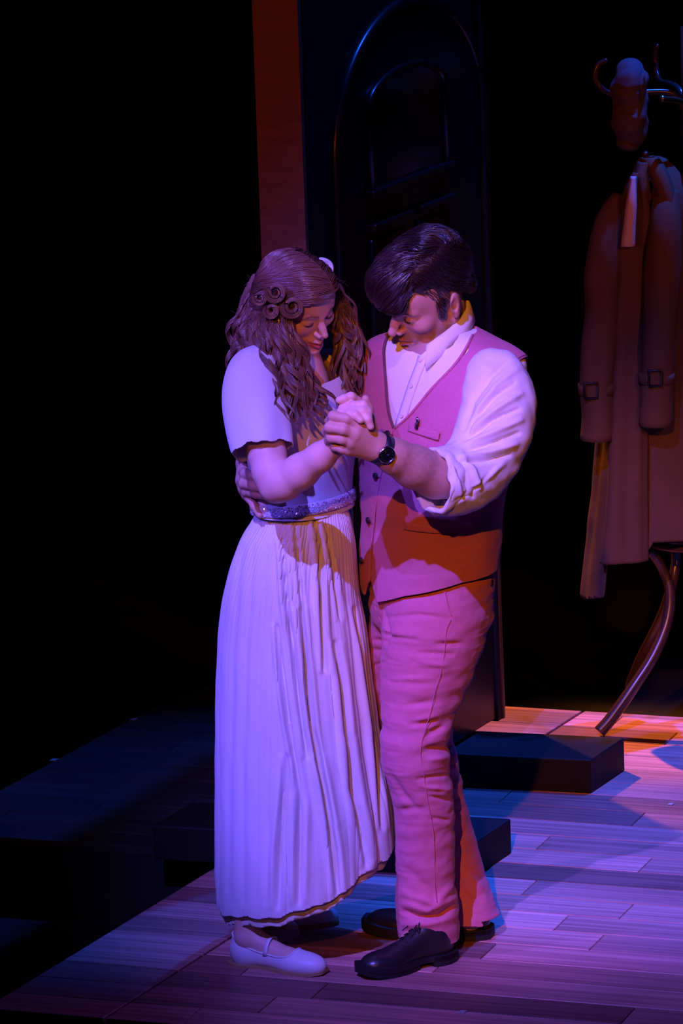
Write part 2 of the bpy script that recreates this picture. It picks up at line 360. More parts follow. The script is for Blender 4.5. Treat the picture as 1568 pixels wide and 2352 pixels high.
def Ry(a): c, s = math.cos(a), math.sin(a); return np.array([[c, 0, s], [0, 1., 0], [-s, 0, c]])
# ================================================================== THE STAGE
AD = np.array([math.cos(math.radians(-20.5)), math.sin(math.radians(-20.5)), 0]); BD = np.array([math.cos(math.radians(64)), math.sin(math.radians(64)), 0]); ZD = np.array([0, 0, 1.])
def meet(p, d, q, e):                            # crossing of two lines on the ground
    A = np.array([[d[0], -e[0]], [d[1], -e[1]]]); t = np.linalg.solve(A, (q-p)[:2]); return p+d*t[0]
def prism_vf(poly, z0, z1):
    n = len(poly); v = [(p[0], p[1], z0) for p in poly]+[(p[0], p[1], z1) for p in poly]
    return v, [tuple(range(n-1, -1, -1)), tuple(range(n, 2*n))]+[(i, (i+1) % n, n+(i+1) % n, n+i) for i in range(n)]
def inside_cut(poly, p, n):                      # keep the side of the polygon where (x-p).n>0
    out = []
    for i in range(len(poly)):
        a, b = poly[i], poly[(i+1) % len(poly)]; da, db = (a-p)@n, (b-p)@n
        if da > 0: out.append(a)
        if da*db < 0: out.append(a+(b-a)*(da/(da-db)))
    return out
edgeL = G(200, 2172); edgeF = G(190, 2335); edgeBack = G(1340, 1633); seamP = G(390, 2242)
perp = lambda d: np.array([-d[1], d[0], 0])
cFL = meet(edgeL, BD, edgeF, AD); deck = [cFL, cFL+AD*3.4, meet(cFL+AD*3.4, BD, edgeBack, AD), meet(edgeL, BD, edgeBack, AD)]
lower = link('floor', *prism_vf([np.array(p) for p in ((-6, -3, 0), (6, -3, 0), (6, 8, 0), (-6, 8, 0))], -.26, -.2), blackpaint, None, False)
lower['kind'] = 'structure'; lower['label'] = 'black stage floor lying lower than the decks'
base = link('floor', *prism_vf(deck, -.2, -.022), blackpaint, None, False); base['kind'] = 'structure'; base['label'] = 'raised plank deck under the dancing couple'
drape_m = mat('black_drape', (.004, .004, .005), .95, spec=.05)
for nm, c, ax, az in (('wall_back', (0, 6.5, 2.2), (6, 0, 0), 2.4), ('wall_left', (-6, 1.75, 2.2), (0, 4.75, 0), 2.4), ('wall_right', (6, 1.75, 2.2), (0, 4.75, 0), 2.4)):
    ax = np.array(ax, float); nrm_ = np.array((-ax[1], ax[0], 0)); nrm_ /= np.linalg.norm(nrm_); g = np.array([[np.array(c, float)+ax*t+nrm_*.05*math.sin(t*60)+ZD*h for t in np.linspace(-1, 1, 240)] for h in (-az, az)]); gv, gf = grid_vf(g); o = link(nm, gv, gf, drape_m); o['kind'] = 'structure'; o['label'] = 'black masking drape'
# planks of the main deck, laid along AD, cut at the deck edges and at the section seam
random.seed(5); pw = .122; row0 = cFL.copy(); nrow = 24; nB = BD-AD*(BD@AD); nB /= np.linalg.norm(nB)
inL, inF, inB = -perp(BD), perp(AD), -perp(AD)
def plank(poly, parent, m, top=0.0, zb=-.022):
    v, f = prism_vf(poly, zb, top); o = link('plank', v, f, m, parent, False)
    b = o.modifiers.new('edge', 'BEVEL'); b.width = .0016; b.segments = 1; return o
def lay(parent, origin, rows, s0, s1, m, cuts, seam=None, lens=(.55, 1.25)):
    for r in range(rows):
        s = s0-random.uniform(0, .8)
        while s < s1:
            e = s+random.uniform(*lens)
            a = origin+nB*(r*pw+.0012); poly = [a+AD*(s+.001), a+AD*(e-.001), a+AD*(e-.001)+nB*(pw-.0024), a+AD*(s+.001)+nB*(pw-.0024)]
            for p, n in cuts:
                if len(poly) > 2: poly = inside_cut(poly, p, n)
            sides = [poly]
            if seam is not None and len(poly) > 2: sides = [inside_cut(poly, seam+inL*.004, inL), inside_cut(poly, seam-inL*.004, -inL)]
            for q in sides:
                if len(q) > 2:
                    q = np.array(q); ar = abs(sum(q[i][0]*q[(i+1) % len(q)][1]-q[(i+1) % len(q)][0]*q[i][1] for i in range(len(q))))/2
                    if ar > .0015:
                        c = q.mean(0); o = plank([x for x in q], parent, m)
                        # local frame along the board so the grain runs lengthwise
                        me = o.data; ang = math.atan2(AD[1], AD[0]); me.transform(Matrix.Rotation(-ang, 4, 'Z')@Matrix.Translation(-Vector(c))); o.rotation_euler = (0, 0, ang); o.location = c
                        o.matrix_parent_inverse = Matrix.Identity(4)
            s = e
lay(base, cFL, nrow, -.1, 3.3, plankm, [(edgeL, inL), (edgeBack, inB), (edgeF, inF)], seamP)
sb = link('floor_seam', *prism_vf([seamP-BD*.5, seamP-BD*.5+AD*.008, seamP+BD*1.2+AD*.008, seamP+BD*1.2], -.0225, -.012), tansole, base, False)
# side deck, dim and set back on the far side of the couple
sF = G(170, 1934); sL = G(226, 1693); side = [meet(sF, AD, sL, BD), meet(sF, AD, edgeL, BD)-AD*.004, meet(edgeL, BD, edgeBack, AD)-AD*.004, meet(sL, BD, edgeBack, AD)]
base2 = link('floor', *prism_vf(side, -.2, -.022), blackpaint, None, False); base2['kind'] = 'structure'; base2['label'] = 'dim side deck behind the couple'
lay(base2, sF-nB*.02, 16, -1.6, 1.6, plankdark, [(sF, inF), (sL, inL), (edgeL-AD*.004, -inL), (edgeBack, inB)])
for (x, y, z_, s) in ((401, 1873, 0, .009), (124, 1746, 0, .008), (307, 1653, 0, .008), (1540, 1848, 0, .006), (1062, 2325, 0, .007)):
    c = G(x, y); o = bevbox('tape_mark', c+ZD*.0012, AD*s, BD*s*1.3, ZD*.0008, tapem, None, .0004)
    tag(o, {401: 'scrap of pale tape on the dim deck by the plinth end', 124: 'pale tape mark at the outer edge of the dim side deck', 307: 'smaller pale tape mark farther along the outer deck edge', 1540: 'pale tape speck on the blue-lit planks past the plinth', 1062: "pale tape speck on the planks in front of the man's black shoes"}[x], 'tape', 'tape marks on the decks')
# ------------------------------------------------------------------ door unit
N0 = W(706, 580, .77); N0[2] = 0
def PL(px, py, off=0.0):                          # pixel -> point on the door face
    n = perp(BD)*-1; d = ray(px, py); p = N0+n*off; return CPOS+d*(((p-CPOS)@n)/(d@n))
DN = -perp(BD)                                   # outward normal of the door face
du = thing('door_unit', 'tall freestanding dark door unit with arched panelled door on plinth feet', 'door', (float(N0[0]), float(N0[1]), 0))
WL = (PL(1112, 900)-N0)@BD; TH = .118
def fp(s, z, off=0.0): return N0+BD*s+ZD*z+DN*off
FH = .088
bevbox('flat', (fp(0, 0)+fp(WL, 0))/2-DN*TH/2+BD*.008+ZD*(FH+1.42), BD*(WL/2-.01), DN*TH/2, ZD*1.42, setpaint, du, .003)
bevbox('jamb', fp(0, 0)-DN*TH/2+ZD*(FH+1.42), BD*.009, DN*(TH/2+.001), ZD*1.42, jambpaint, du, .002)
bevbox('jamb', fp(WL, 0)-DN*TH/2+ZD*(FH+1.42)+DN*.006, BD*.012, DN*(TH/2+.012), ZD*1.42, setpaint, du, .003)
f0, f1 = G(352, 1975), G(1092, 2016); fd = (f1-f0)/np.linalg.norm(f1-f0)
bevbox('foot', (f0+f1)/2+BD*.108+ZD*FH/2, (f1-f0)/2, BD*.108, ZD*FH/2, setpaint, du, .004)
g1 = G(1357, 1823); g0 = g1-fd*.62
bevbox('foot', (g0+g1)/2+BD*.112+ZD*FH/2, (g1-g0)/2, BD*.112, ZD*FH/2, setpaint, du, .004)
def sz(px, py): p = PL(px, py); return (p-N0)@BD, p[2]
sL_, zS = sz(766, 375); sT, zT = sz(930, 2); sR_ = 2*sT-sL_
def arch(sa, sb_, z0, zs, zt, n=40):
    out = [(sa, z0), (sa, zs)]; c = (sa+sb_)/2; r = (sb_-sa)/2
    out += [(c-r*math.cos(math.pi*i/n), zs+(zt-zs)*math.sin(math.pi*i/n)) for i in range(1, n)]
    return out+[(sb_, zs), (sb_, z0)]
def moulding(name, poly, rad, off, m, parent):
    P = np.array([fp(s, z, off) for s, z in poly]); return tube(name, P, rad, m, parent, 10)
moulding('arch_moulding', arch(sL_, sR_, FH, zS, zT), .014, .006, doorwood, du)
leafp = arch(sL_+.012, sR_-.012, FH+.01, zS, zT-.012)
n = len(leafp); leaf = link('door_leaf', [fp(s, z, .001) for s, z in leafp]+[fp(s, z, .012) for s, z in leafp], [tuple(range(n-1, -1, -1)), tuple(range(n, 2*n))]+[(i, (i+1) % n, n+(i+1) % n, n+i) for i in range(n)], doorwood, du, False)
a0, zi0 = sz(838, 438); a1, _ = sz(1010, 376); ai, zit = sz(930, 146); _, zis = sz(862, 250)
inner = arch(a0, a1, zi0, max(zi0+.2, zis-.06), zit)
pn = len(inner); link('arch_panel', [fp(s, z, .012) for s, z in inner]+[fp(s, z, .015) for s, z in inner], [tuple(range(pn-1, -1, -1)), tuple(range(pn, 2*pn))]+[(i, (i+1) % pn, pn+(i+1) % pn, pn+i) for i in range(pn)], blackdial, leaf, False)
moulding('panel_bead', inner, .009, .018, doorwood, leaf)
bevbox('sill', fp((a0+a1)/2, zi0-.006, .018), BD*((a1-a0)/2+.02), DN*.016, ZD*.008, doorwood, leaf, .003)
b0, zb = sz(832, 524); bm, zbm = sz(922, 488); bn, _ = sz(940, 484); b1, zb1 = sz(1018, 453)
for s0, s1 in ((b0, bm), (bn, b1)):
    bevbox('panel_ledge', fp((s0+s1)/2, zb, .020), BD*((s1-s0)/2), DN*.018, ZD*.010, doorwood, leaf, .004)
    bevbox('lower_panel', fp((s0+s1)/2, (zb+.35)/2+.0, .014), BD*((s1-s0)/2-.012), DN*.008, ZD*((zb-.35)/2-.03), doorwood, leaf, .006)
tube('door_handle', np.array([fp(sR_-.07, 1.0, .012), fp(sR_-.07, 1.0, .05), fp(sR_-.07, 1.03, .055), fp(sR_-.07, 1.09, .05), fp(sR_-.07, 1.10, .012)]), .007, brassm, leaf, 8)
# ================================================================== PEOPLE: shared builders
def head_sculpt(fem=False):
    """a head in its own frame: face to -y, up +z, left +x, metres for an adult man"""
    s = Sculpt(); K = .014
    s.ell((0, .010, .040), (.075, .096, .083 if not fem else .070), k=K)
    s.ell((0, -.034, -.012), (.060, .060, .082), k=.02)
    s.ell((0, -.060, .040), (.058, .034, .046), k=.02)                         # forehead
    jw = .051 if not fem else .044
    for x in (-1, 1):
        s.cap((x*jw, .004, -.052), (x*.017, -.078, -.094), .021, .016, k=.022)  # jaw
        s.ell((x*.040, -.063, -.024), (.022, .021, .018) if not fem else (.026, .024, .021), k=.018)  # cheek
        s.cap((x*.014, -.089, .020), (x*.044, -.074, .020), .0105 if not fem else .007, .009 if not fem else .007, k=.012)  # brow
    s.ell((0, -.086, -.096), (.020, .016, .016), k=.014)                        # chin
    s.ell((0, -.078, -.066), (.032, .024, .026), k=.014)                        # muzzle
    for x in (-1, 1): s.ell((x*.0325, -.104, .000), (.0165, .017, .0125), k=.012, sub=True)   # sockets
    for x in (-1, 1):
        s.ell((x*.032, -.0765, -.001), (.0155, .0135, .0125), k=.005)           # lidded eyes
        s.cap((x*.045, -.074, -.004), (x*.019, -.091, -.005), .0022, .002, k=.004, sub=True)  # lid crease below
    nr = 1.0 if not fem else .88
    s.cap((0, -.088, .016), (0, -.106, -.018), .0078*nr, .0095*nr, k=.010)
    s.cap((0, -.104, -.016), (0, -.1185 if not fem else -.1165, -.034 if not fem else -.030), .0088*nr, .0098*nr, k=.007)
    for x in (-1, 1):
        s.ell((x*.0120*nr, -.101, -.039), (.0078*nr, .012, .0078*nr), k=.006)
        s.ell((x*.0065*nr, -.109, -.0475), (.0038, .006, .0045), k=.004, sub=True)
    # mouth
    up = .0085 if fem else -.001; wd = .0295 if fem else .0225
    for x in (-1, 1):
        s.cap((0, -.1025, -.0655), (x*wd, -.088, -.069+up), .0052, .0025, k=.005)
        s.cap((0, -.1005, -.0785), (x*wd*.9, -.087, -.0725+up), .0068, .003, k=.005)
        s.cap((0, -.107, -.0718), (x*(wd+.003), -.090, -.0705+up), .0026, .0020, k=.004, sub=True)
        if fem: s.cap((x*.019, -.106, -.040), (x*.033, -.094, -.062), .0025, .003, k=.010, sub=True)   # smile fold
        else: s.cap((x*.017, -.104, -.046), (x*.028, -.094, -.064), .0018, .002, k=.009, sub=True)
    s.ell((0, -.099, -.0875), (.014, .006, .004), k=.008, sub=True)              # dip above chin
    s.ell((0, -.106, -.056), (.004, .004, .006), k=.006, sub=True)               # philtrum
    for x in (-1, 1):                                                           # ears
        R = Rz(x*.42)@Ry(x*.12)
        s.ell((x*.078, .014, -.002), (.0085, .0185, .031), R, k=.006)
        s.ell((x*.0775, .010, -.030), (.006, .010, .010), R, k=.006)
        s.ell((x*.0865, .008, .000), (.008, .0095, .017), R, k=.005, sub=True)
        s.cap((x*.089, .018, -.012), (x*.089, .012, .022), .0025, .0025, k=.005, sub=True)
    return s
def head_tint(L, base, lip, cheek, brow, stubble=None, blush=.4):
    """skin colouring in the head's own frame"""
    n = len(L); c = np.tile(np.array(base), (n, 1)); x, y, z = L.T; ax = np.abs(x)
    def mixin(c, col, m): m = np.clip(m, 0, 1)[:, None]; return c*(1-m)+np.array(col)*m
    c = mixin(c, cheek, blush*np.exp(-(((ax-.043)/.022)**2+((z+.03)/.02)**2+((y+.075)/.03)**2)))
    c = mixin(c, cheek, .35*np.exp(-((x/.014)**2+((z+.034)/.012)**2+((y+.118)/.015)**2)))
    if stubble is not None: c = mixin(c, stubble, .55*np.exp(-(np.maximum(0, (z+.05)/.018))**2)*(y < -.0)*(z < -.03)+.35*np.exp(-((x/.025)**2+((z+.056)/.008)**2))*(y < -.085))
    if lip is not None: c = mixin(c, lip[0], 1.3*np.exp(-((ax/lip[1])**4+((z-lip[2]-lip[4]*(ax/lip[1])**2)/lip[3])**4))*(y < -.08))
    zb = .0205+.004*np.clip((ax-.012)/.02, 0, 1)-.010*np.clip((ax-.036)/.014, 0, 1)
    bm = np.exp(-((z-zb)/brow[1])**2)*np.clip((ax-.011)/.004, 0, 1)*np.clip((.052-ax)/.01, 0, 1)*(y < -.05)
    c = mixin(c, brow[0], bm*brow[2])
    return c
def strands(paths, rad):                          # (N,K,3) poly-lines -> thin three-sided hairs
    P = np.asarray(paths, float); N, K = P.shape[:2]; rad = np.broadcast_to(rad, (N, K))
    T = np.gradient(P, axis=1); T /= np.linalg.norm(T, axis=2, keepdims=True)+1e-12
    ref = np.where(np.abs(T[..., 2:3]) > .9, np.array([1., 0, 0]), np.array([0, 0, 1.])); A = np.cross(T, ref); A /= np.linalg.norm(A, axis=2, keepdims=True)+1e-12; B = np.cross(T, A)
    V = np.stack([P+rad[..., None]*(math.cos(a)*A+math.sin(a)*B) for a in (0, 2.094, 4.189)], 2).reshape(-1, 3)
    i = np.arange(N*K).reshape(N, K); F = []
    for s in range(3):
        a = i[:, :-1]*3+s; b = i[:, :-1]*3+(s+1) % 3; F.append(np.stack([a, b, b+3, a+3], -1).reshape(-1, 4))
    return V, np.concatenate(F)
def ring_loft(rows, nu, nv, e=2.25):
    """rows of (px, py, depth, half width, half depth, facing deg): returns points, angle and pixel-row grids"""
    R = catmull(rows, nv); u = np.linspace(-math.pi, math.pi, nu, endpoint=False); P = np.zeros((nv, nu, 3))
    su = np.sign(np.sin(u))*np.abs(np.sin(u))**(2/e); cu = np.sign(np.cos(u))*np.abs(np.cos(u))**(2/e)
    for i, (px, py, y, a, b, th) in enumerate(R):
        t = math.radians(th); f = np.array([-math.sin(t), -math.cos(t), 0]); l = np.array([math.cos(t), -math.sin(t), 0])
        P[i] = W(px, py, y)+np.outer(a*su, l)+np.outer(b*cu, f)
    return P, np.tile(np.degrees(u), (nv, 1)), np.tile(R[:, 1][:, None], (1, nu))
def surf_at(rows, row, ang, e=2.25, off=0.0):     # a point and its normal on such a loft
    py = [r[1] for r in rows]; rr = np.array(rows); o = np.argsort(py)
    v = [np.interp(row, np.array(py)[o], rr[o, j]) for j in range(6)]
    def pt(row, a):
        v = [np.interp(row, np.array(py)[o], rr[o, j]) for j in range(6)]; t = math.radians(v[5]); a = math.radians(a)
        f = np.array([-math.sin(t), -math.cos(t), 0]); l = np.array([math.cos(t), -math.sin(t), 0]); s, c = math.sin(a), math.cos(a)
        return W(v[0], row, v[2])+v[3]*math.copysign(abs(s)**(2/e), s)*l+v[4]*math.copysign(abs(c)**(2/e), c)*f
    p = pt(row, ang); tu = pt(row, ang+2)-pt(row, ang-2); tv = pt(row-6, ang)-pt(row+6, ang)
    n = np.cross(tu, tv); n /= np.linalg.norm(n)
    return p+n*off, n, tu/np.linalg.norm(tu), tv/np.linalg.norm(tv)
_loft_cache = {}
def find_ang(rows, px, py, lo=-100, hi=130):      # loft coordinates under a pixel
    key = (id(rows), lo, hi)
    if key not in _loft_cache:
        an = np.arange(lo, hi, 2.0); rw = np.arange(rows[-1][1]+8, rows[0][1], 5.0); rr = np.array(rows); o = np.argsort(rr[:, 1])
        R = np.stack([np.interp(rw, rr[o, 1], rr[o, j]) for j in range(6)], 1); P = np.zeros((len(rw), len(an), 3)); t = np.radians(an)
        for i, (x, y, d, a, b, th) in enumerate(R):
            q = math.radians(th); P[i] = W(x, y, d)+np.outer(a*np.sign(np.sin(t))*np.abs(np.sin(t))**(2/2.25), (math.cos(q), -math.sin(q), 0))+np.outer(b*np.sign(np.cos(t))*np.abs(np.cos(t))**(2/2.25), (-math.sin(q), -math.cos(q), 0))
        X, Y = proj(P.reshape(-1, 3)); front = ((P-W(rows[3][0], rows[3][1], rows[3][2]))[..., 1] < .04).ravel()
        _loft_cache[key] = (np.where(front, X, 1e6), Y, np.repeat(rw, len(an)), np.tile(an, len(rw)))
    X, Y, rw, an = _loft_cache[key]; i = np.argsort((X-px)**2+(Y-py)**2)[:4]; w_ = 1/((X[i]-px)**2+(Y[i]-py)**2+1); w_ /= w_.sum()
    return float(rw[i]@w_), float(an[i]@w_)
def disc_vf(c, n, r, h, seg=20, dish=.25):
    n = n/np.linalg.norm(n); t = np.cross(n, [0, 0, 1.]); t /= np.linalg.norm(t); b = np.cross(n, t); v = []
    prof = [(r, 0), (r, h*.7), (r*.9, h), (r*.7, h*.9), (r*.55, h*(1-dish)), (0.0001, h*(1-dish))]
    for rr, hh in prof:
        for i in range(seg):
            a = 2*math.pi*i/seg; v.append(c+n*hh+rr*(math.cos(a)*t+math.sin(a)*b))
    f = [(k*seg+i, k*seg+(i+1) % seg, (k+1)*seg+(i+1) % seg, (k+1)*seg+i) for k in range(len(prof)-1) for i in range(seg)]
    return v, f
def fingers(s, chains, r0, k=.004):               # chains of (px,py,depth)
    for ch in chains:
        pts = [W(*c[:3]) for c in ch]; n = len(pts); rr = [r0*(c[3] if len(c) > 3 else 1-.08*i) for i, c in enumerate(ch)]
        s.chain(pts, rr, k)
def cut_merge(pieces):
    V, F, k = [], [], 0
    for v, f in pieces: V.append(v); F.append(f+k); k += len(v)
    return np.vstack(V), np.vstack(F)
def keep(V, F, m):                               # keep faces whose every vertex passes m
    f = F[m[F].all(1)]; u = np.unique(f); mp = np.full(len(V), -1); mp[u] = np.arange(len(u)); return V[u], mp[f]
def body_mesh(s, fine):
    """one body surface: a coarse trunk with finer head and hands, cut on shared boxes"""
    V, F = s.mesh(.0042); out = []; m = np.ones(len(V), bool)
    for lo, hi, h in fine:
        lo, hi = np.asarray(lo), np.asarray(hi); m &= ~((V > lo+.003) & (V < hi-.003)).all(1)
        v, f = s.mesh(h, lo-.01, hi+.01); out.append(keep(v, f, ((v > lo-.003) & (v < hi+.003)).all(1)))
    # faces fully outside every fine box, or touching one, stay
    f = F[m[F].any(1)]; u = np.unique(f); mp = np.full(len(V), -1); mp[u] = np.arange(len(u)); out.insert(0, (V[u], mp[f]))
    return cut_merge(out)
def make_shoe(kind, heel, toe, parent, z=0.0):
    """kind 'derby' or 'strap'; heel and toe are ground points of the centre line"""
    heel, toe = np.array(heel), np.array(toe); d = toe-heel; Ln = np.linalg.norm(d); d = d/Ln; l = np.array([-d[1], d[0], 0]); R = np.stack([d, l, ZD], 1)
    s = Sculpt(); q = Ln/.29
    def p(x, y, zz): return np.array((x*q, y*q, zz))
    if kind == 'derby':
        s.ell(p(.045, 0, .040), (.047*q, .038*q, .046), k=.02); s.cap(p(.05, 0, .075), p(.045, 0, .11), .036*q, .036*q, k=.02)
        s.cap(p(.06, 0, .045), p(.17, 0, .030), .036*q, .033*q, k=.02); s.cap(p(.09, 0, .075), p(.16, 0, .042), .027*q, .024*q, k=.02)
        s.ell(p(.205, .002, .026), (.072*q, .048*q, .030), k=.02); s.ell(p(.247, .0, .024), (.040*q, .036*q, .026), k=.015)
        mtl, sol, sh, so = blackleather, rubber, .024, .005
    else:
        s.ell(p(.042, 0, .030), (.044*q, .034*q, .038), k=.02); s.cap(p(.035, 0, .045), p(.035, 0, .074), .030*q, .028*q, k=.015)
        s.cap(p(.05, 0, .03), p(.18, 0, .024), .032*q, .032*q, k=.02); s.cap(p(.09, 0, .052), p(.18, 0, .030), .022*q, .020*q, k=.02)
        s.ell(p(.215, 0, .020), (.072*q, .044*q, .028), k=.02); s.ell(p(.255, 0, .017), (.034*q, .030*q, .019), k=.012)
        mtl, sol, sh, so = whiteleather, tansole, .009, .001
    v, f = s.mesh(.0022); v = smooth_mesh(v, f, 2)
    def put(v): return heel+ZD*z+v@R.T
    if kind == 'derby':
        sc = v[:, 2]-sh*.9; u, g = clip_mesh(v, f, sc); sc = (.118-.42*u[:, 0]/q*.35)-u[:, 2]; sc = np.where(u[:, 0] < .13*q, .100-u[:, 2], 1); u, g = clip_mesh(u, g, sc)
        sh_o = link('shoe', put(u), g, mtl, parent)
    else:
        u, g = clip_mesh(v, f, v[:, 2]-.006)
        x = u[:, 0]/q; w_ = np.abs(u[:, 1])/q; top = np.interp(x, [0, .01, .05, .10, .16, .20, .215, .23], [.074, .074, .053, .041, .036, .041, .08, .2])
        u, g = clip_mesh(u, g, top-u[:, 2]); sh_o = link('shoe', put(u), g, mtl, parent); solidify(sh_o, .0022)
        # rolled edge of the opening, and the instep strap
        xx = u[:, 0]/q; tt_ = np.interp(xx, [0, .01, .05, .10, .16, .20, .215, .23], [.074, .074, .053, .041, .036, .041, .08, .2]); bd = u[np.abs(tt_-u[:, 2]) < 3e-4]
        bd = bd[np.argsort(np.arctan2(bd[:, 1], bd[:, 0]-.10*q))][::3]; n_ = len(bd); lp = np.array([bd[[(i+k) % n_ for k in range(-3, 4)]].mean(0) for i in range(0, n_, 2)]); lp = np.vstack([lp, lp[:1]])
        tube('edging', put(lp), .0022, mtl, sh_o, 6)
        a = np.linspace(-1.5, 1.5, 17); band = np.array([p(.122+.004*math.cos(t), .0335*math.sin(t), .030+.0425*max(0, math.cos(t))**.8) for t in a])
        bw = np.array([.0065*q, 0, .001]); gp = np.stack([band-bw, band+bw], 1); gv, gf = grid_vf(gp); st = link('strap', put(gv), gf, mtl, sh_o); solidify(st, .002, 0)
    # sole
    vs = v.copy(); m = vs[:, 2] < .045; hull = []
    for a in np.linspace(0, 2*math.pi, 72, endpoint=False):
        dv = np.array([math.cos(a), math.sin(a)]); c0 = np.array([.135*q, 0]); 
        hull.append(dv)
    xs = np.linspace(v[:, 0].min(), v[:, 0].max(), 40); yl, yr = [], []
    for i, xx in enumerate(xs):
        mm = m & (np.abs(vs[:, 0]-xx) < .005); yy = vs[mm, 1] if mm.any() else np.array([0.]); yl.append(yy.min()); yr.append(yy.max())
    xs2 = xs+np.sign(xs-xs.mean())*so*np.clip((np.abs(xs-xs.mean())/(np.ptp(xs)/2))**6, 0, 1); yl, yr = np.array(yl)-so, np.array(yr)+so
    waist = 1-.16*np.exp(-((xs-.10*q)/(.03*q))**2); out = [(x, b*wv) for x, b, wv in zip(xs2, yr, waist)]+[(x, a_*wv) for x, a_, wv in zip(xs2[::-1], yl[::-1], waist[::-1])]
    n = len(out)
    def zsp(x): return (.012*max(0, (x-.21*q)/(.08*q))**2 if kind == 'derby' else .003*max(0, (x-.24*q)/(.04*q))**2)
    def slab(z0, z1, o2): return [(x, y, z0+zsp(x)) for x, y in o2]+[(x, y, z1+zsp(x)) for x, y in o2], [tuple(range(n-1, -1, -1)), tuple(range(n, 2*n))]+[(i, (i+1) % n, n+(i+1) % n, n+i) for i in range(n)]
    if kind == 'derby':
        v1, f1 = slab(.012, .025, out); so_ = link('sole', put(np.array(v1)), f1, sol, sh_o, False)
        hp = [(x, y) for x, y in out if x < .085*q]; hn = len(hp)
        link('heel', put(np.array([(x, y, 0) for x, y in hp]+[(x, y, .0235) for x, y in hp])), [tuple(range(hn-1, -1, -1)), tuple(range(hn, 2*hn))]+[(i, (i+1) % hn, hn+(i+1) % hn, hn+i) for i in range(hn)], sol, sh_o, False)
        # ball of the sole reaches the ground
        bp = [(x, y*.96) for x, y in out if x > .12*q]; bn = len(bp)
        link('outsole', put(np.array([(x, y, 0+zsp(x)) for x, y in bp]+[(x, y, .013+zsp(x)) for x, y in bp])), [tuple(range(bn-1, -1, -1)), tuple(range(bn, 2*bn))]+[(i, (i+1) % bn, bn+(i+1) % bn, bn+i) for i in range(bn)], sol, sh_o, False)
        def onsurf(x, y): 
            dd = np.hypot(v[:, 0]-x*q, v[:, 1]-y*q)-v[:, 2]*.35; return v[np.argmin(dd)]
        for k, x in enumerate((.105, .120, .135, .150)):
            pts = np.array([onsurf(x+.004, -.018), onsurf(x, -.008), onsurf(x, .0), onsurf(x, .008), onsurf(x+.004, .018)])+np.array([0, 0, .0015]); tube('lace', put(catmull(pts, 14)), .0017, rubber, sh_o, 6)
        c = onsurf(.10, 0)+np.array([0, 0, .004])
        for sg in (-1, 1):
            lp = np.array([c, c+[.008, sg*.014, .004], c+[.020, sg*.024, -.006], c+[.016, sg*.012, -.002], c]); tube('lace_bow', put(catmull(lp, 24)), .0015, rubber, sh_o, 6)
            tube('lace_end', put(catmull(np.array([c, c+[.014, sg*.010, -.001], c+[.034, sg*.018, -.016]]), 12)), .0014, rubber, sh_o, 6)
        seam = np.array([onsurf(x, y) for x, y in ((.135, -.030), (.155, -.024), (.168, -.010), (.172, 0), (.168, .010), (.155, .024), (.135, .030))])
        tube('vamp_seam', put(catmull(seam, 40)), .0012, rubber, sh_o, 5)
    else:
        v1, f1 = slab(0, .0065, out); link('sole', put(np.array(v1)), f1, sol, sh_o, False)
    return sh_o
# ================================================================== THE MAN
man = thing('person', 'man in rose waistcoat and trousers with white shirt, rolled sleeves and wristwatch', 'person', (.14, .03, 0))
VR = [(990, 1385, .05, .188, .148, 67), (986, 1345, .05, .186, .148, 67), (984, 1300, .05, .181, .147, 66), (988, 1240, .05, .180, .148, 65), (992, 1180, .05, .178, .148, 62), (996, 1100, .045, .182, .155, 56),
      (1008, 1000, .04, .203, .155, 48), (1014, 920, .035, .215, .142, 43), (1018, 860, .035, .220, .126, 40), (1020, 815, .04, .218, .104, 38),
      (1018, 790, .045, .190, .088, 38), (1015, 768, .05, .128, .078, 38), (1012, 750, .05, .078, .068, 38), (1010, 735, .05, .064, .064, 38)]
# shirt body
SRr = [(a, b, c, d-.008, e-.008, g) for a, b, c, d, e, g in VR]
P, U, ROW = ring_loft([r_ for r_ in SRr if r_[1] < 1290], 120, 200); v, f = grid_vf(P, True); v, f = clip_mesh(v, f, (ROW.ravel()-np.interp(np.abs(U.ravel()), [0, 40, 80, 180], [800, 766, 746, 740]))/10); shirt = link('shirt', v, f[:, ::-1], cotton, man)
# waistcoat
P, U, ROW = ring_loft(VR, 260, 330); v, f = grid_vf(P, True); u, r = U.ravel(), ROW.ravel()
hw = np.interp(r, [752, 758, 772, 795, 822, 865, 900, 930, 958], [120, 78, 50, 30, 22, 14.5, 10, 5.5, 0]); sV = (np.abs(u)-hw)
hem = np.interp(np.abs(u), [0, 1.5, 9, 40, 90, 140, 180], [1308, 1316, 1357, 1328, 1301, 1294, 1294]); sH = (hem-r)/2
sA = (np.sqrt(((np.abs(u)-98)/54)**2+((r-890)/86)**2)-1)*30
nn = vnormals(v, f); v = v-nn*(.0022*vnoise(v*np.array([1, 1, 2.2]), 14, 3)+.0012*vnoise(v, 40, 5))[:, None]*np.interp(r, [900, 1050], [.3, 1])[:, None]
v, f = clip_mesh(v, f[:, ::-1], np.minimum(np.minimum(sV, sH), sA))
v = creases(v, f, [([(930, 1213), (1040, 1222), (1110, 1215)], 5, -.004), ([(950, 1240), (1040, 1255), (1120, 1235)], 8, .004), ([(960, 1275), (1060, 1280), (1130, 1250)], 8, -.004),
                   ([(1100, 1160), (1120, 1220), (1110, 1300)], 9, .004), ([(1140, 1180), (1120, 1260), (1060, 1290)], 7, -.004), ([(870, 1260), (960, 1275)], 9, .003), ([(1110, 980), (1105, 1100), (1095, 1300)], 3, -.0025)])
vest = link('waistcoat', v, f, linen, man); solidify(vest, .004, 1)
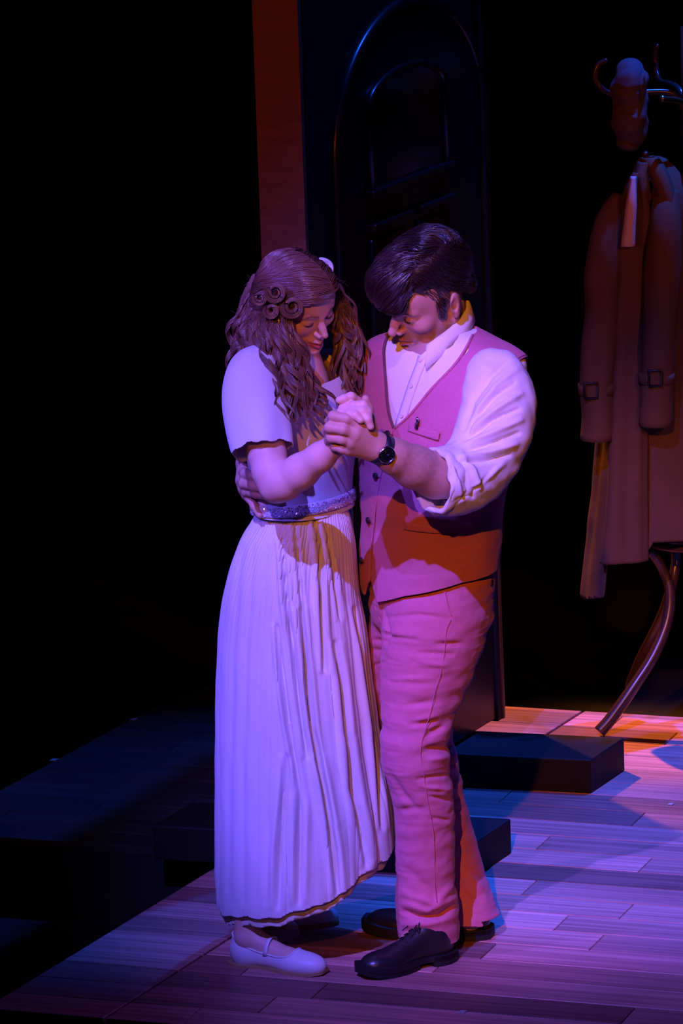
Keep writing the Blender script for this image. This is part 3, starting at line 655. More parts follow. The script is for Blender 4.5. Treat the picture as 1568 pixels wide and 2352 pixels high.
def edge_line(rows, rowang, off, rad, name, m, parent):
    pts = np.array([surf_at(rows, r_, a_, off=off)[0] for r_, a_ in rowang]); return tube(name, catmull(pts, len(pts)*5), rad, m, parent, 6)
vr = [958, 930, 900, 865, 822, 795, 772, 758]; va = [0, 5.5, 10, 14.5, 22, 30, 50, 78]
for sg in (-1, 1): edge_line(VR, [(a, sg*(b+.3)) for a, b in zip(vr, va)], .001, .0032, 'neck_binding', linen_dark if sg < 0 else linen, vest)
for sg in (-1, 1): edge_line(VR, [(890+86*math.sin(t), sg*(98+54*math.cos(t))) for t in np.linspace(0, 2*math.pi, 26)], .001, .0035, 'armhole_binding', linen_dark, vest)
edge_line(VR, [(1316, 1.5), (1250, 1.2), (1150, .8), (1050, .4), (962, 0)], .004, .0016, 'front_edge', linen, vest)
for px, py in ((893, 996), (866, 1093), (850, 1195), (835, 1287)):
    rw, an = find_ang(VR, px, py, -40, 60); p, nrm, _, _ = surf_at(VR, rw, an, off=.004); vv, ff = disc_vf(p, nrm, .0078, .004); link('button', vv, ff, buttonm, vest)
    tube('buttonhole', np.array([p+nrm*.001+t*surf_at(VR, rw, an)[2] for t in np.linspace(.006, .018, 5)]), .0009, linen_dark, vest, 5)
def patch(corners, rows, t, name, m, parent, nu=14, nv=6):     # a small flap of cloth lying on a loft, corners in pixels
    c = [find_ang(rows, *q) for q in corners]; g = np.zeros((nv, nu, 3))
    for i in range(nv):
        for j in range(nu):
            a, b = i/(nv-1), j/(nu-1); rw = (c[0][0]*(1-b)+c[1][0]*b)*(1-a)+(c[3][0]*(1-b)+c[2][0]*b)*a; an = (c[0][1]*(1-b)+c[1][1]*b)*(1-a)+(c[3][1]*(1-b)+c[2][1]*b)*a
            g[i, j] = surf_at(rows, rw, an, off=t)[0]
    vv, ff = grid_vf(g); o = link(name, vv, ff[:, ::-1], m, parent); solidify(o, .003, -1); return o
patch([(942, 974), (1012, 993), (1008, 1012), (939, 990)], VR, .0065, 'pocket_welt', linen, vest)
patch([(930, 1199), (1048, 1208), (1048, 1224), (930, 1215)], VR, .0055, 'pocket_welt', linen, vest)
# pen clipped in the breast pocket
rw, an = find_ang(VR, 962, 975); p, nrm, tu, tv = surf_at(VR, rw, an, off=.010)
pd = tv*.95-tu*.25; pd /= np.linalg.norm(pd); pen = thing('pen', 'dark pen with metal clip standing in the waistcoat breast pocket', 'pen', tuple(p))
tube('barrel', [p-pd*.010, p, p+pd*.008], .0042, buttonm, pen, 10); tube('cap_end', [p+pd*.008, p+pd*.014, p+pd*.017], [.0042, .0038, .0015], chrome, pen, 10)
tube('clip', [p+pd*.012+nrm*.003, p+pd*.008+nrm*.0065, p-pd*.008+nrm*.006], .0012, chrome, pen, 6)
# collar: stand and turned-down leaf
cc = W(1010, 742, .045); tk = math.radians(42); cf = np.array([-math.sin(tk), -math.cos(tk), 0]); cl = np.array([math.cos(tk), -math.sin(tk), 0])
na = 61; A_ = np.linspace(-172, 172, na)          # 0 = back of neck
def collar_rows(prof, amax, tip, amin=None):
    out = []; A_ = np.linspace(-amax if amin is None else amin, amax, na)
    for j, (rr, zz) in enumerate(prof):
        L = []; ext = j/(len(prof)-1)
        for a in A_:
            t = math.radians(a); fr = abs(a)/172; tp = tip*ext*max(0, (abs(a)-95)/(amax-95))**2
            R_ = rr+.55*tp; L.append(cc+(-cf)*R_*1.10*math.cos(t)+cl*R_*math.sin(t)+cf*(.040*fr**1.6)+ZD*(zz*(1-.75*fr**4*(tip == 0))-.060*fr**1.5-tp+.018*math.cos(t)))
        out.append(L)
    return np.array(out)
gv, gf = grid_vf(collar_rows(((.065, -.016), (.0615, .010), (.0605, .030)), 158, 0, -112)); col = link('collar', gv, gf, cotton, man); solidify(col, .002, 0)
gv, gf = grid_vf(collar_rows(((.0605, .030), (.0630, .0355), (.0690, .030), (.0735, .015), (.0775, -.002)), 146, .020, -104)); gv = gv+.001*vnoise(gv, 30, 2)[:, None]; o = link('collar_leaf', gv, gf, cotton, col); solidify(o, .002, 0)
# placket with buttons in the neck opening
pl = [surf_at(SRr, r_, 1.5, off=.0025)[0] for r_ in np.linspace(962, 803, 14)]; g = np.array([[q-cl*.013, q-cl*.004+cf*.002, q+cl*.004+cf*.002, q+cl*.013] for q in pl]); gv, gf = grid_vf(g); plk = link('placket', gv, gf, cotton, shirt); solidify(plk, .002, 0)
for r_ in (812, 865, 930): p, nrm, _, _ = surf_at(SRr, r_, 1.5, off=.006); vv, ff = disc_vf(p, nrm, .0052, .0025); link('button', vv, ff, lacem, shirt)
# near sleeve
arm_px = [(1120, 850, -.085, .040), (1138, 872, -.112, .060), (1147, 915, -.140, .0735), (1140, 972, -.175, .0770), (1116, 1035, -.205, .075), (1078, 1088, -.24, .071), (1040, 1104, -.268, .068), (1008, 1104, -.292, .066)]
sl = Sculpt(); ar = catmull([(*W(a, b, c), r_) for a, b, c, r_ in arm_px], 22); sl.chain(ar[:, :3], ar[:, 3], k=.02)
v, f = sl.mesh(.0034); ce = W(1008, 1104, -.292); cdv = W(1008, 1104, -.292)-W(1050, 1102, -.262); cdv /= np.linalg.norm(cdv)
v, f = clip_mesh(v, f, (.012-(v-ce)@cdv)); v = smooth_mesh(v, f, 2)
nn = vnormals(v, f); v = v+nn*(.0028*vnoise(v@Ry(.6)*np.array([1, 1, 2.6]), 16, 9)+.0015*vnoise(v, 45, 4))[:, None]
v = creases(v, f, [([(1165, 830), (1125, 865), (1085, 920), (1066, 985)], 7, -.009), ([(1185, 850), (1140, 885), (1100, 940), (1080, 990)], 7, .008), ([(1180, 880), (1130, 915), (1092, 960), (1072, 1000)], 5, -.010), ([(1195, 905), (1140, 940), (1085, 985)], 7, .010),
                   ([(1190, 940), (1130, 965), (1072, 1010)], 5, -.011), ([(1195, 965), (1130, 995), (1068, 1020)], 7, .010), ([(1190, 995), (1130, 1018), (1070, 1035)], 5, -.012), ([(1185, 1020), (1125, 1038), (1062, 1048)], 7, .009), ([(1170, 1045), (1118, 1058), (1058, 1062)], 5, -.012),
                   ([(1060, 1050), (1085, 1080), (1100, 1120)], 7, .012), ([(1046, 1058), (1068, 1098), (1085, 1140)], 5, -.012), ([(1030, 1062), (1050, 1105), (1062, 1150)], 6, .009), ([(1155, 1065), (1112, 1100), (1075, 1130)], 7, .008), ([(1130, 1080), (1092, 1120), (1050, 1150)], 5, -.009)])
slv = link('sleeve', v, f, cotton, shirt); solidify(slv, .002)
# rolled cuff
ax = cdv; t1 = np.cross(ax, ZD); t1 /= np.linalg.norm(t1); t2 = np.cross(t1, ax); g = []
prof = [(-.044, .064), (-.040, .0715), (-.028, .0740), (-.016, .0725), (-.010, .0705), (-.004, .0735), (.010, .0745), (.022, .0725), (.027, .069), (.024, .062), (.0, .060)]
for s_, rr in prof: g.append([ce+ax*(s_-.006)+(rr+.0030*math.sin(3*t+s_*90)+.0028*math.sin(7*t-s_*140+1)+.0015*math.sin(13*t+s_*200))*(math.cos(t)*t1+math.sin(t)*t2) for t in np.linspace(0, 2*math.pi, 72, endpoint=False)])
gv, gf = grid_vf(np.array(g), True); gv = creases(gv, gf, [([(1000, 1050), (1012, 1110), (1000, 1165)], 5, -.006), ([(1040, 1055), (1025, 1110), (1003, 1160)], 4, -.007), ([(1050, 1085), (1035, 1130), (1015, 1165)], 4, .006)])
link('cuff', gv, gf, cotton, shirt)
# far sleeve, round the partner's back
fa = [(856, 838, .15, .040), (836, 858, .185, .060), (790, 905, .235, .066), (742, 970, .285, .064), (715, 1008, .30, .062), (672, 1022, .27, .060)]
s2 = Sculpt(); ar2 = catmull([(*W(a, b, c), r_) for a, b, c, r_ in fa], 18); s2.chain(ar2[:, :3], ar2[:, 3], k=.02); v, f = s2.mesh(.006); v = v+vnormals(v, f)*(.003*vnoise(v, 20, 2))[:, None]; link('sleeve', v, f, cotton, shirt)
# trousers
tr = Sculpt()
hipc = W(990, 1390, .045); Rh = Rz(-math.radians(66))
tr.ell(hipc, (.172, .136, .115), Rh, k=.03); tr.ell(W(992, 1320, .05), (.170, .136, .09), Rh, k=.03)
near = [(1003, 1410, -.025, .112), (992, 1470, -.035, .108), (978, 1540, -.05, .097), (963, 1610, -.065, .084), (951, 1690, -.085, .070), (954, 1745, -.085, .0715), (966, 1800, -.08, .065), (975, 1860, -.07, .063), (976, 1950, -.055, .064), (977, 2040, -.045, .062), (981, 2085, -.04, .065), (984, 2140, -.04, .064), (986, 2175, -.04, .064)]
farl = [(960, 1410, .10, .104), (940, 1480, .105, .092), (938, 1560, .11, .084), (950, 1650, .115, .076), (968, 1720, .12, .070), (990, 1800, .125, .066), (1018, 1900, .125, .060), (1045, 1990, .12, .057), (1066, 2060, .115, .059), (1078, 2105, .11, .062), (1084, 2135, .11, .062)]
for rows in (near, farl):
    q = catmull([(*W(a, b, c), r_) for a, b, c, r_ in rows], 30); tr.chain(q[:, :3], q[:, 3], k=.018)
v, f = tr.mesh(.0042); zn, zf = W(984, 2152, -.04)[2], W(1078, 2100, .11)[2]
isn = np.where(v[:, 2] < .55, (v[:, 1] < .045), True); v, f = clip_mesh(v, f, np.minimum(v[:, 2]-np.where(isn, zn+.10*(v[:, 0]-W(984, 2152, -.04)[0])*-.6, zf), W(992, 1296, .05)[2]-v[:, 2]))
v = smooth_mesh(v, f, 2); nn = vnormals(v, f); zz = v[:, 2]
amp = np.interp(zz, [.05, .25, .5, .8, .95], [.0028, .0022, .0042, .0032, .0022]); d = vnoise(v*np.array([.55, .55, 2.4]), 17, 7); v = v+nn*(amp*(d-.6*np.abs(vnoise(v*np.array([.5, .5, 3.2]), 26, 3)))+.0010*vnoise(v, 60, 2))[:, None]
v = creases(v, f, [([(870, 1420), (960, 1412), (1030, 1420)], 6, -.005), ([(868, 1450), (900, 1465), (960, 1470)], 5, -.006), ([(1000, 1480), (1060, 1478)], 5, -.007), ([(960, 1500), (1040, 1503)], 5, -.006), ([(960, 1520), (1030, 1530)], 6, .005),
                   ([(900, 1560), (1000, 1558)], 5, .004), ([(930, 1620), (990, 1612)], 6, -.005), ([(955, 1655), (1010, 1640)], 7, .006), ([(940, 1665), (1000, 1655)], 5, -.006), ([(980, 1690), (1022, 1665)], 7, -.009), ([(975, 1722), (1022, 1715)], 8, -.010),
                   ([(985, 1745), (1025, 1740)], 7, .008), ([(960, 1790), (1028, 1780)], 5, -.007), ([(890, 1770), (930, 1830), (950, 1850)], 7, -.006), ([(965, 1805), (1035, 1815)], 5, .006), ([(985, 1830), (1035, 1838)], 5, -.007), ([(920, 1860), (975, 1858)], 8, -.006), ([(990, 1880), (1035, 1885)], 5, -.005),
                   ([(930, 1990), (990, 2050), (1000, 2075)], 10, -.004), ([(920, 2050), (1000, 2075), (1040, 2030)], 9, .007), ([(925, 2092), (960, 2108), (1010, 2105), (1045, 2080)], 6, -.013), ([(930, 2075), (980, 2092), (1045, 2062)], 7, .007), ([(925, 2125), (980, 2122), (1045, 2105)], 8, .006),
                   ([(1040, 1700), (1045, 1760)], 5, .004), ([(1080, 2015), (1110, 2045)], 9, .005), ([(1060, 2030), (1100, 2065)], 8, -.006),
                   ([(852, 1470), (884, 1472)], 4, -.006), ([(852, 1492), (884, 1495)], 4, -.006), ([(852, 1530), (884, 1520)], 4, -.005), ([(878, 1395), (890, 1445), (888, 1480)], 5, -.008)])
trous = link('trousers', v, f, linen, man); solidify(trous, .003)
def on_mesh(V, px, py, off=.0):                  # nearest visible vertex of a mesh under a pixel
    x, y = proj(V); dd = (x-px)**2+(y-py)**2; c = np.argsort(dd)[:14]; q = V[c[np.argmin((V[c]-CPOS)@CF)]]; return q-CF*off
sp = np.array([on_mesh(v, *q, .0012) for q in ((1037, 1420), (1025, 1450), (1022, 1500), (1012, 1550), (1000, 1590), (990, 1640), (975, 1690), (968, 1730), (975, 1790), (985, 1850), (997, 1900), (998, 1960), (1000, 2030), (1003, 2080))])
tube('side_seam', smooth_mesh(catmull(sp, 90), np.stack([np.arange(89), np.arange(1, 90)], 1), 6)-CF*.0022, .0009, linen, trous, 5)
sp = np.array([on_mesh(v, *q, .0006) for q in ((1030, 1342), (1026, 1365), (1030, 1390), (1040, 1415))]); tube('pocket_opening', catmull(sp, 24), np.interp(np.linspace(0, 1, 24), [0, .5, 1], [.001, .0042, .001]), linen, trous, 6)
sp = np.array([on_mesh(v, *q, .001) for q in ((858, 1392), (868, 1420), (884, 1450))]); tube('fly_seam', catmull(sp, 18), .0014, linen, trous, 5)
sp = np.array([on_mesh(v, *q, .0006) for q in ((1132, 1330), (1131, 1338), (1129, 1346))]); tube('back_pocket_button', sp, .003, buttonm, trous, 6)
make_shoe('derby', (.205, -.055, 0), (-.004, -.186, 0), man); make_shoe('derby', (.298, .095, 0), (.010, .170, 0), man)
# body
HM = dict(yaw=math.radians(62), pitch=math.radians(27), roll=math.radians(19), c=W(985, 671, .01), s=1.0)
def head_R(yaw, pitch, roll=0.0): return Rz(-yaw)@Rx(pitch)@Ry(roll)
RM = head_R(HM['yaw'], HM['pitch'], HM['roll'])
hs = head_sculpt(False).xf(RM, HM['c'], 1.0)
bm_ = Sculpt(); bm_.p += hs.p
bm_.cap(HM['c']+RM@np.array((0, .022, -.055)), W(1010, 760, .05), .050, .054, k=.02); bm_.cap(HM['c']+RM@np.array((0, .004, -.062)), W(990, 800, .02), .028, .036, k=.015)
bm_.cap(W(1010, 770, .05), W(1016, 870, .045), .05, .085, k=.02); bm_.cap(W(1016, 870, .045), W(990, 1300, .05), .10, .11, k=.03)
bm_.cap(W(1016, 862, .04), W(1122, 876, -.10), .05, .034, k=.02); bm_.cap(W(1016, 862, .04), W(866, 845, .13), .05, .036, k=.02)
for rows, sc in ((near, .72), (farl, .72)):
    q = [(*W(a, b, c), r_*sc) for a, b, c, r_ in rows]; q = np.array(q[:-1]); bm_.chain(q[:, :3], q[:, 3], k=.02)
bm_.cap(W(990, 1300, .05), W(1003, 1410, -.02), .11, .08, k=.03); bm_.cap(W(990, 1300, .05), W(960, 1410, .10), .11, .075, k=.03)
bm_.cap(W(984, 2130, -.04), (.10, -.115, .045), .040, .026, k=.02); bm_.cap(W(1080, 2100, .11), (.18, .125, .045), .040, .026, k=.02)
q = np.array([(*W(a, b, c), r_) for a, b, c, r_ in ((1128, 882, -.112, .038), (1135, 950, -.165, .050), (1095, 1075, -.225, .046), (1050, 1095, -.255, .049), (1000, 1092, -.29, .049), (950, 1072, -.322, .046), (905, 1048, -.348, .038), (868, 1027, -.365, .030))]); bm_.chain(q[:, :3], q[:, 3], k=.015)
q = np.array([(*W(a, b, c), r_) for a, b, c, r_ in ((852, 850, .15, .040), (790, 905, .235, .046), (715, 1008, .30, .044), (650, 1028, .255, .046), (600, 1045, .16, .036), (572, 1062, .085, .029))]); bm_.chain(q[:, :3], q[:, 3], k=.015)
# near hand (his left), knuckles toward the house, closed over hers
wr = W(868, 1027, -.365)
for a, b, ra, rb in (((866, 1020, -.366), (822, 982, -.396), .0235, .0165), ((862, 1026, -.366), (815, 1000, -.401), .0235, .0170), ((858, 1032, -.366), (806, 1016, -.397), .0225, .0160), ((852, 1036, -.362), (800, 1032, -.387), .0195, .0145)): bm_.cap(W(*a), W(*b), ra, rb, k=.014)
fingers(bm_, [[(822, 980, -.399, 1.14), (796, 962, -.408, 1.06), (766, 956, -.400, 1.08), (758, 966, -.368, .93), (775, 970, -.345, .85)],
              [(815, 999, -.404, 1.18), (788, 987, -.414, 1.08), (757, 982, -.405, 1.10), (750, 992, -.370, .95), (770, 995, -.345, .85)],
              [(806, 1016, -.400, 1.12), (786, 1009, -.407, 1.02), (761, 1005, -.397, 1.04), (755, 1012, -.362, .9), (775, 1014, -.340, .82)],
              [(799, 1033, -.389, .98), (786, 1031, -.392, .88), (770, 1026, -.384, .88), (766, 1030, -.356, .78), (782, 1032, -.338, .72)],
              [(856, 1000, -.352, 1.35), (849, 965, -.348, 1.20), (845, 938, -.349, 1.02), (839, 917, -.352, .86)]], .0108, k=.006)
# far hand (his right) laid on her waist from behind
for a, b, ra, rb in (((572, 1062, .085), (559, 1083, .018), .024, .0155), ((572, 1066, .085), (556, 1103, .015), .024, .0155), ((573, 1072, .085), (561, 1122, .012), .023, .0150), ((575, 1078, .08), (569, 1138, .012), .021, .0135)): bm_.cap(W(*a), W(*b), ra, rb, k=.012)
fingers(bm_, [[(559, 1083, .018, 1.2), (563, 1089, -.030, 1.12), (581, 1094, -.072, 1.02), (604, 1100, -.098, .9)],
              [(556, 1103, .015, 1.2), (560, 1111, -.034, 1.12), (582, 1117, -.078, 1.02), (610, 1124, -.106, .9)],
              [(561, 1122, .012, 1.12), (566, 1129, -.030, 1.06), (588, 1134, -.074, .98), (617, 1140, -.102, .88)],
              [(569, 1138, .010, 1.0), (572, 1144, -.026, .92), (584, 1163, -.050, .84), (596, 1183, -.066, .74)],
              [(566, 1058, .075, 1.3), (555, 1048, .030, 1.15), (560, 1042, -.006, 1.0), (570, 1044, -.03, .9)]], .0105, k=.006)
hc = HM['c']; h1 = W(810, 985, -.37); h2 = W(580, 1110, -.02)
V_, F_ = body_mesh(bm_, [(hc-.155, hc+.155, .0019), (h1-np.array((.085, .075, .095)), h1+np.array((.075, .075, .095)), .0018), (h2-np.array((.06, .11, .10)), h2+np.array((.06, .11, .10)), .0022)])
L_ = (V_-hc)@RM; base_c = np.array((.60, .34, .26)); tint = np.tile(base_c, (len(V_), 1)); hm = (np.linalg.norm(L_, axis=1) < .16)
tint[hm] = head_tint(L_[hm], base_c, ((.46, .18, .16), .022, -.073, .010, .0), (.62, .28, .22), ((.06, .03, .025), .0055, .95), stubble=(.30, .18, .15))
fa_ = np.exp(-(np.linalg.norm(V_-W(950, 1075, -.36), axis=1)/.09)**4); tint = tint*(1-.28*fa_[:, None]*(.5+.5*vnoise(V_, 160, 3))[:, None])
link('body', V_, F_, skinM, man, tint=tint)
# lashes
for x in (-1, 1):
    lp = catmull(np.array([(x*.046, -.0765, -.004), (x*.040, -.0865, -.0065), (x*.032, -.0905, -.0075), (x*.024, -.0905, -.0065), (x*.018, -.087, -.004)]), 16); tube('eyelashes', hc+lp@RM.T, np.interp(np.linspace(0, 1, 16), [0, .3, .8, 1], [.0008, .0016, .0014, .0005]), hairM, man, 6)
# hair: cropped sides under a long swept top
HC, HRr = np.array((0, .012, .042)), np.array((.0765, .0975, .0835))
def scalp(p, inf): q = (p-HC)/HRr; q /= np.linalg.norm(q, axis=-1, keepdims=True); return HC+q*(HRr+inf)
rng = np.random.default_rng(4)
cp = Sculpt(); cp.ell(HC+np.array((0, .010, .010)), HRr+np.array((.002, -.004, .004)), k=.01); cp.ell((-.006, -.046, .092), (.064, .062, .038), k=.03); cp.ell((-.012, -.088, .074), (.052, .030, .032), k=.02); cp.ell((-.004, -.100, .052), (.046, .018, .024), k=.02)
cp.ell((.006, .012, .112), (.056, .062, .026), k=.03); cp.ell((0, .088, -.012), (.050, .018, .045), k=.02); cp.ell((.038, -.03, .082), (.010, .060, .008), k=.012, sub=True)
for x_ in (-1, 1): cp.cap((x_*.0705, -.014, .016), (x_*.0675, -.020, -.020), .010, .0065, k=.012)
v, f = cp.mesh(.003); x, y, z = v.T
hlx = [-.14, -.10, -.08, -.062, -.045, -.025, -.012, .0, .03, .05, .10]; hly = [.030, .034, .042, .046, .030, -.026, -.028, .016, .026, -.035, -.055]
v, f = clip_mesh(v, f, z-np.interp(y, hlx, hly)); nn = vnormals(v, f); hair = link('hair', hc+(v-nn*.0015)@RM.T, f, hairbaseM, man)
hairdark = np.argwhere(v[:, 2] > -1)[:, 0]; roots = v[rng.choice(hairdark, 7200)]+rng.normal(0, .001, (7200, 3))
def fieldM(p, t, r0):
    top = np.clip((r0[:, 2]-.072)/.02, 0, 1)*np.clip((.052-r0[:, 0])/.012, 0, 1); top = np.maximum(top, (r0[:, 1] < -.062)*1.0); wv = .75*np.sin(p[:, 1]*70+p[:, 0]*55+1.0)+.45*np.sin(p[:, 0]*120-p[:, 1]*45)+.5*vnoise(r0, 60, 8)
    ft = np.clip((-.02-p[:, 1])/.06, 0, 1); vt = np.stack([-.75+.30*ft+.0*wv, -.75-.45*ft+.55*wv*(1-.5*ft), -.1-.75*ft+.35*wv], 1)
    vs = np.stack([.1*wv, .5+.2*wv, -.85+0*wv], 1); return vt*top[:, None]+vs*(1-top)[:, None]
topm = (np.clip((roots[:, 2]-.072)/.02, 0, 1)*np.clip((.052-roots[:, 0])/.012, 0, 1)) > .5; topm |= roots[:, 1] < -.062
cl_ = .5+.5*vnoise(roots*np.array([1.0, .55, 1.0]), 95, 3)
liftM = lambda t, r0: (np.where(topm, .0022+.0115*np.sin(min(1, t*1.1)*2.4)*cl_, .0012+.0022*t))
K = 13; step = np.where(topm, rng.uniform(.0036, .0072, len(roots)), np.interp(roots[:, 2], [-.05, .02, .08], [.0006, .0012, .0022])*rng.uniform(.8, 1.3, len(roots)))
paths = cp.comb(roots, fieldM, step, K, liftM); paths += rng.normal(0, .0007, (len(roots), 1, 3))
v, f = strands(hc+paths[topm]@RM.T, np.linspace(.00085, .0003, K)[None, :]); link('top_hair', v, f, hairM, hair)['kind'] = 'stuff'
v, f = strands(hc+paths[~topm][:, ::2]@RM.T, np.linspace(.0007, .0003, 7)[None, :]); link('side_hair', v, f, hairM, hair)['kind'] = 'stuff'
# wristwatch
wc = W(874, 1031, -.363); wax = W(905, 1048, -.348)-W(862, 1024, -.366); wax /= np.linalg.norm(wax); outn = -CF-wax*((-CF)@wax); outn += ZD*-.15; outn -= wax*(outn@wax); outn /= np.linalg.norm(outn); wt = np.cross(outn, wax)
watch = bpy.data.objects.new('wristwatch', None); COL.objects.link(watch); watch.parent = man; watch.matrix_parent_inverse = Matrix.Translation(-man.location); watch['label'] = 'steel wristwatch with dark dial on black strap'
g = []
for s_, rr in ((-.0105, .0325), (-.0105, .0350), (.0105, .0350), (.0105, .0325)): g.append([wc+wax*s_+(rr+.001)*(math.cos(t)*outn+math.sin(t)*wt) for t in np.linspace(0, 2*math.pi, 48, endpoint=False)])
gv, gf = grid_vf(np.array(g+[g[0]]), True); link('strap', gv, gf, strapm, watch, False).parent = watch
fc = wc+outn*.036
def ring_vf(c, n, u_, prof, seg=40):
    w_ = np.cross(n, u_); return grid_vf(np.array([[c+n*h+r_*(math.cos(t)*u_+math.sin(t)*w_) for t in np.linspace(0, 2*math.pi, seg, endpoint=False)] for r_, h in prof]), True)
for nm, m_, prof in (('case', chrome, [(.0001, -.004), (.0185, -.004), (.0192, .000), (.0192, .005), (.0182, .0075), (.0160, .0082), (.0152, .0065)]), ('dial', blackdial, [(.0155, .0066), (.0001, .0066)])):
    gv, gf = ring_vf(fc, outn, wax, prof); link(nm, gv, gf, m_, watch)
for ang, l_, wd in ((.9, .009, .0007), (2.6, .0115, .0005)): d = math.cos(ang)*wax+math.sin(ang)*wt; tube('watch_hand', [fc+outn*.0072, fc+outn*.0072+d*l_], wd, chrome, watch, 5)
for i in range(12): d = math.cos(i*math.pi/6)*wax+math.sin(i*math.pi/6)*wt; tube('hour_mark', [fc+outn*.0070+d*.0120, fc+outn*.0070+d*.0142], .0005, chrome, watch, 4)
tube('crown', [fc+outn*.002+wax*.018, fc+outn*.002+wax*.0225], .0026, chrome, watch, 10)
# ================================================================== THE WOMAN
lady = thing('person', 'woman in long white pleated dress with curled auburn hair and white strap shoes', 'person', (-.16, .02, 0))
BR = [(697, 1168, .03, .128, .101, -58), (697, 1140, .03, .124, .097, -58), (695, 1100, .03, .126, .099, -57), (692, 1050, .03, .131, .107, -56), (688, 1000, .03, .136, .112, -55),
      (684, 950, .03, .142, .112, -54), (680, 905, .03, .152, .102, -54), (677, 872, .03, .158, .085, -54), (679, 850, .03, .122, .068, -54), (684, 832, .03, .072, .058, -54)]
P, U, ROW = ring_loft(BR, 180, 200); u, r = U.ravel(), ROW.ravel(); v, f = grid_vf(P, True); nn = vnormals(v, f[:, ::-1])
bust = np.exp(-(((np.abs(u)-30)/24)**2+((r-958)/42)**2)); v = v+nn*(.020*bust+.0016*vnoise(v*np.array([1, 1, .5]), 22, 4))[:, None]
neck = np.interp(np.abs(u), [0, 30, 44, 60, 90, 180], [872, 868, 858, 846, 840, 838]); v, f = clip_mesh(v, f[:, ::-1], (r-neck)/3)
v = creases(v, f, [([(700, 975), (704, 1060), (706, 1125)], 2.5, -.002), ([(735, 1000), (745, 1120)], 6, -.004), ([(770, 1090), (720, 1125)], 7, .005), ([(785, 1060), (735, 1090)], 6, -.005), ([(790, 1105), (740, 1130)], 6, .004), ([(655, 990), (668, 1050)], 6, -.004)])
bod = link('bodice', v, f, dressm, lady); solidify(bod, .002)
# belt
g = []
for off, lo_ in ((.003, 22), (.0075, 20), (.0085, 10), (.0085, -2), (.0075, -12), (.003, -14)):
    g.append([surf_at(BR, 1146-8*math.cos(math.radians(a))+lo_*.8, a, off=off)[0] for a in np.linspace(-180, 180, 90, endpoint=False)])
gv, gf = grid_vf(np.array(g), True); link('belt', gv, gf[:, ::-1], sequin, lady)
rng = np.random.default_rng(11); sv, sf = [], []
for i in range(420):
    a = rng.uniform(-60, 150)*-1 if i % 2 else rng.uniform(-40, 120)*-1; p, nrm, tu, tv = surf_at(BR, 1146-8*math.cos(math.radians(a))+rng.uniform(-9, 15), a, off=.0088); nrm = nrm+rng.normal(0, .35, 3); nrm /= np.linalg.norm(nrm)
    t1 = np.cross(nrm, tv); t1 /= np.linalg.norm(t1); t2 = np.cross(nrm, t1); k = len(sv); rr = rng.uniform(.0016, .0026)
    sv += [p+rr*(math.cos(j*math.pi/3)*t1+math.sin(j*math.pi/3)*t2) for j in range(6)]; sf.append(tuple(range(k, k+6)))
so_ = link('sequins', sv, sf, mat('sequin_disc', (.80, .76, .86), .22, metal=.45), bpy.data.objects['belt'], False); so_['kind'] = 'stuff'
# skirt: gathered at the belt, falling in pleats to an uneven hem
SK = np.array([(1152, 606, 792, .03, .100), (1175, 592, 796, .03, .112), (1200, 578, 803, .03, .125), (1250, 549, 812, .032, .140), (1350, 519, 821, .036, .155), (1450, 504, 837, .043, .166), (1550, 499, 849, .049, .180), (1650, 497, 863, .055, .192), (1750, 496, 879, .061, .203), (1850, 496, 899, .066, .212), (1950, 495, 909, .070, .218), (2050, 491, 912, .072, .222), (2110, 490, 913, .072, .223)])
def skirt_vf(scale, hemshift, nu, nv, pleat, seed):
    R = catmull(SK, nv); ph = np.linspace(-math.pi, math.pi, nu, endpoint=False); rg = np.random.default_rng(seed)
    def folds(n, sharp):                          # irregular pleats round the hem
        cen = np.sort(np.linspace(-math.pi, math.pi, n, endpoint=False)+rg.uniform(-.35, .35, n)*2*math.pi/n); dep = rg.uniform(.45, 1.0, n); out = np.zeros(nu); ext = np.concatenate([cen-2*math.pi, cen, cen+2*math.pi]); de = np.tile(dep, 3)
        j = np.searchsorted(ext, ph); gap = ext[j]-ext[j-1]; x_ = (ph-ext[j-1])/gap; d_ = de[j-1]*(1-x_)+de[j]*x_
        return d_*(np.sin(np.pi*x_)**sharp-.55)
    big, mid, fine = folds(17, .75), folds(37, .8), folds(92, .9); P = np.zeros((nv, nu, 3)); row = np.zeros((nv, nu))
    side = .22+.78*np.exp(-((ph+.85)/.62)**2)     # the pleats are deepest on the partner's side
    for i, (py, l, r_, y, b) in enumerate(R):
        tt = np.clip((py-1152)/880, 0, 1); c = W((l+r_)/2, py, y); a = (r_-l)/2/1000*(1+(y)/12)
        d = pleat*((.016*tt**.8)*big*side+(.012*min(1, tt*3)*(1-.5*tt))*mid*(.03+.97*side)*.32+.0046*math.exp(-tt*6)*fine*1.0)
        sw = .02*tt*np.sin(2*ph+1.0); rr = np.stack([np.cos(ph+sw), np.sin(ph+sw), 0*ph], 1)
        P[i] = c+rr*np.array([a*scale, b*scale, 0])+rr*d[:, None]; row[i] = py
    hem = np.interp(np.degrees(ph), [-180, -172, -164, -155, -125, -105, -80, -60, -45, -20, 0, 40, 90, 150, 180], [1994, 1998, 2058, 2062, 2052, 2038, 2016, 1982, 1958, 1940, 1932, 1935, 1955, 1980, 1994])+hemshift+3*np.sin(ph*9)+2*np.sin(ph*23)
    return P, np.tile(hem, (nv, 1))-row
P, sc = skirt_vf(1.0, 0, 760, 260, 1.0, 3); v, f = grid_vf(P, True); v, f = clip_mesh(v, f, sc.ravel()/100); f = f[:, ::-1]
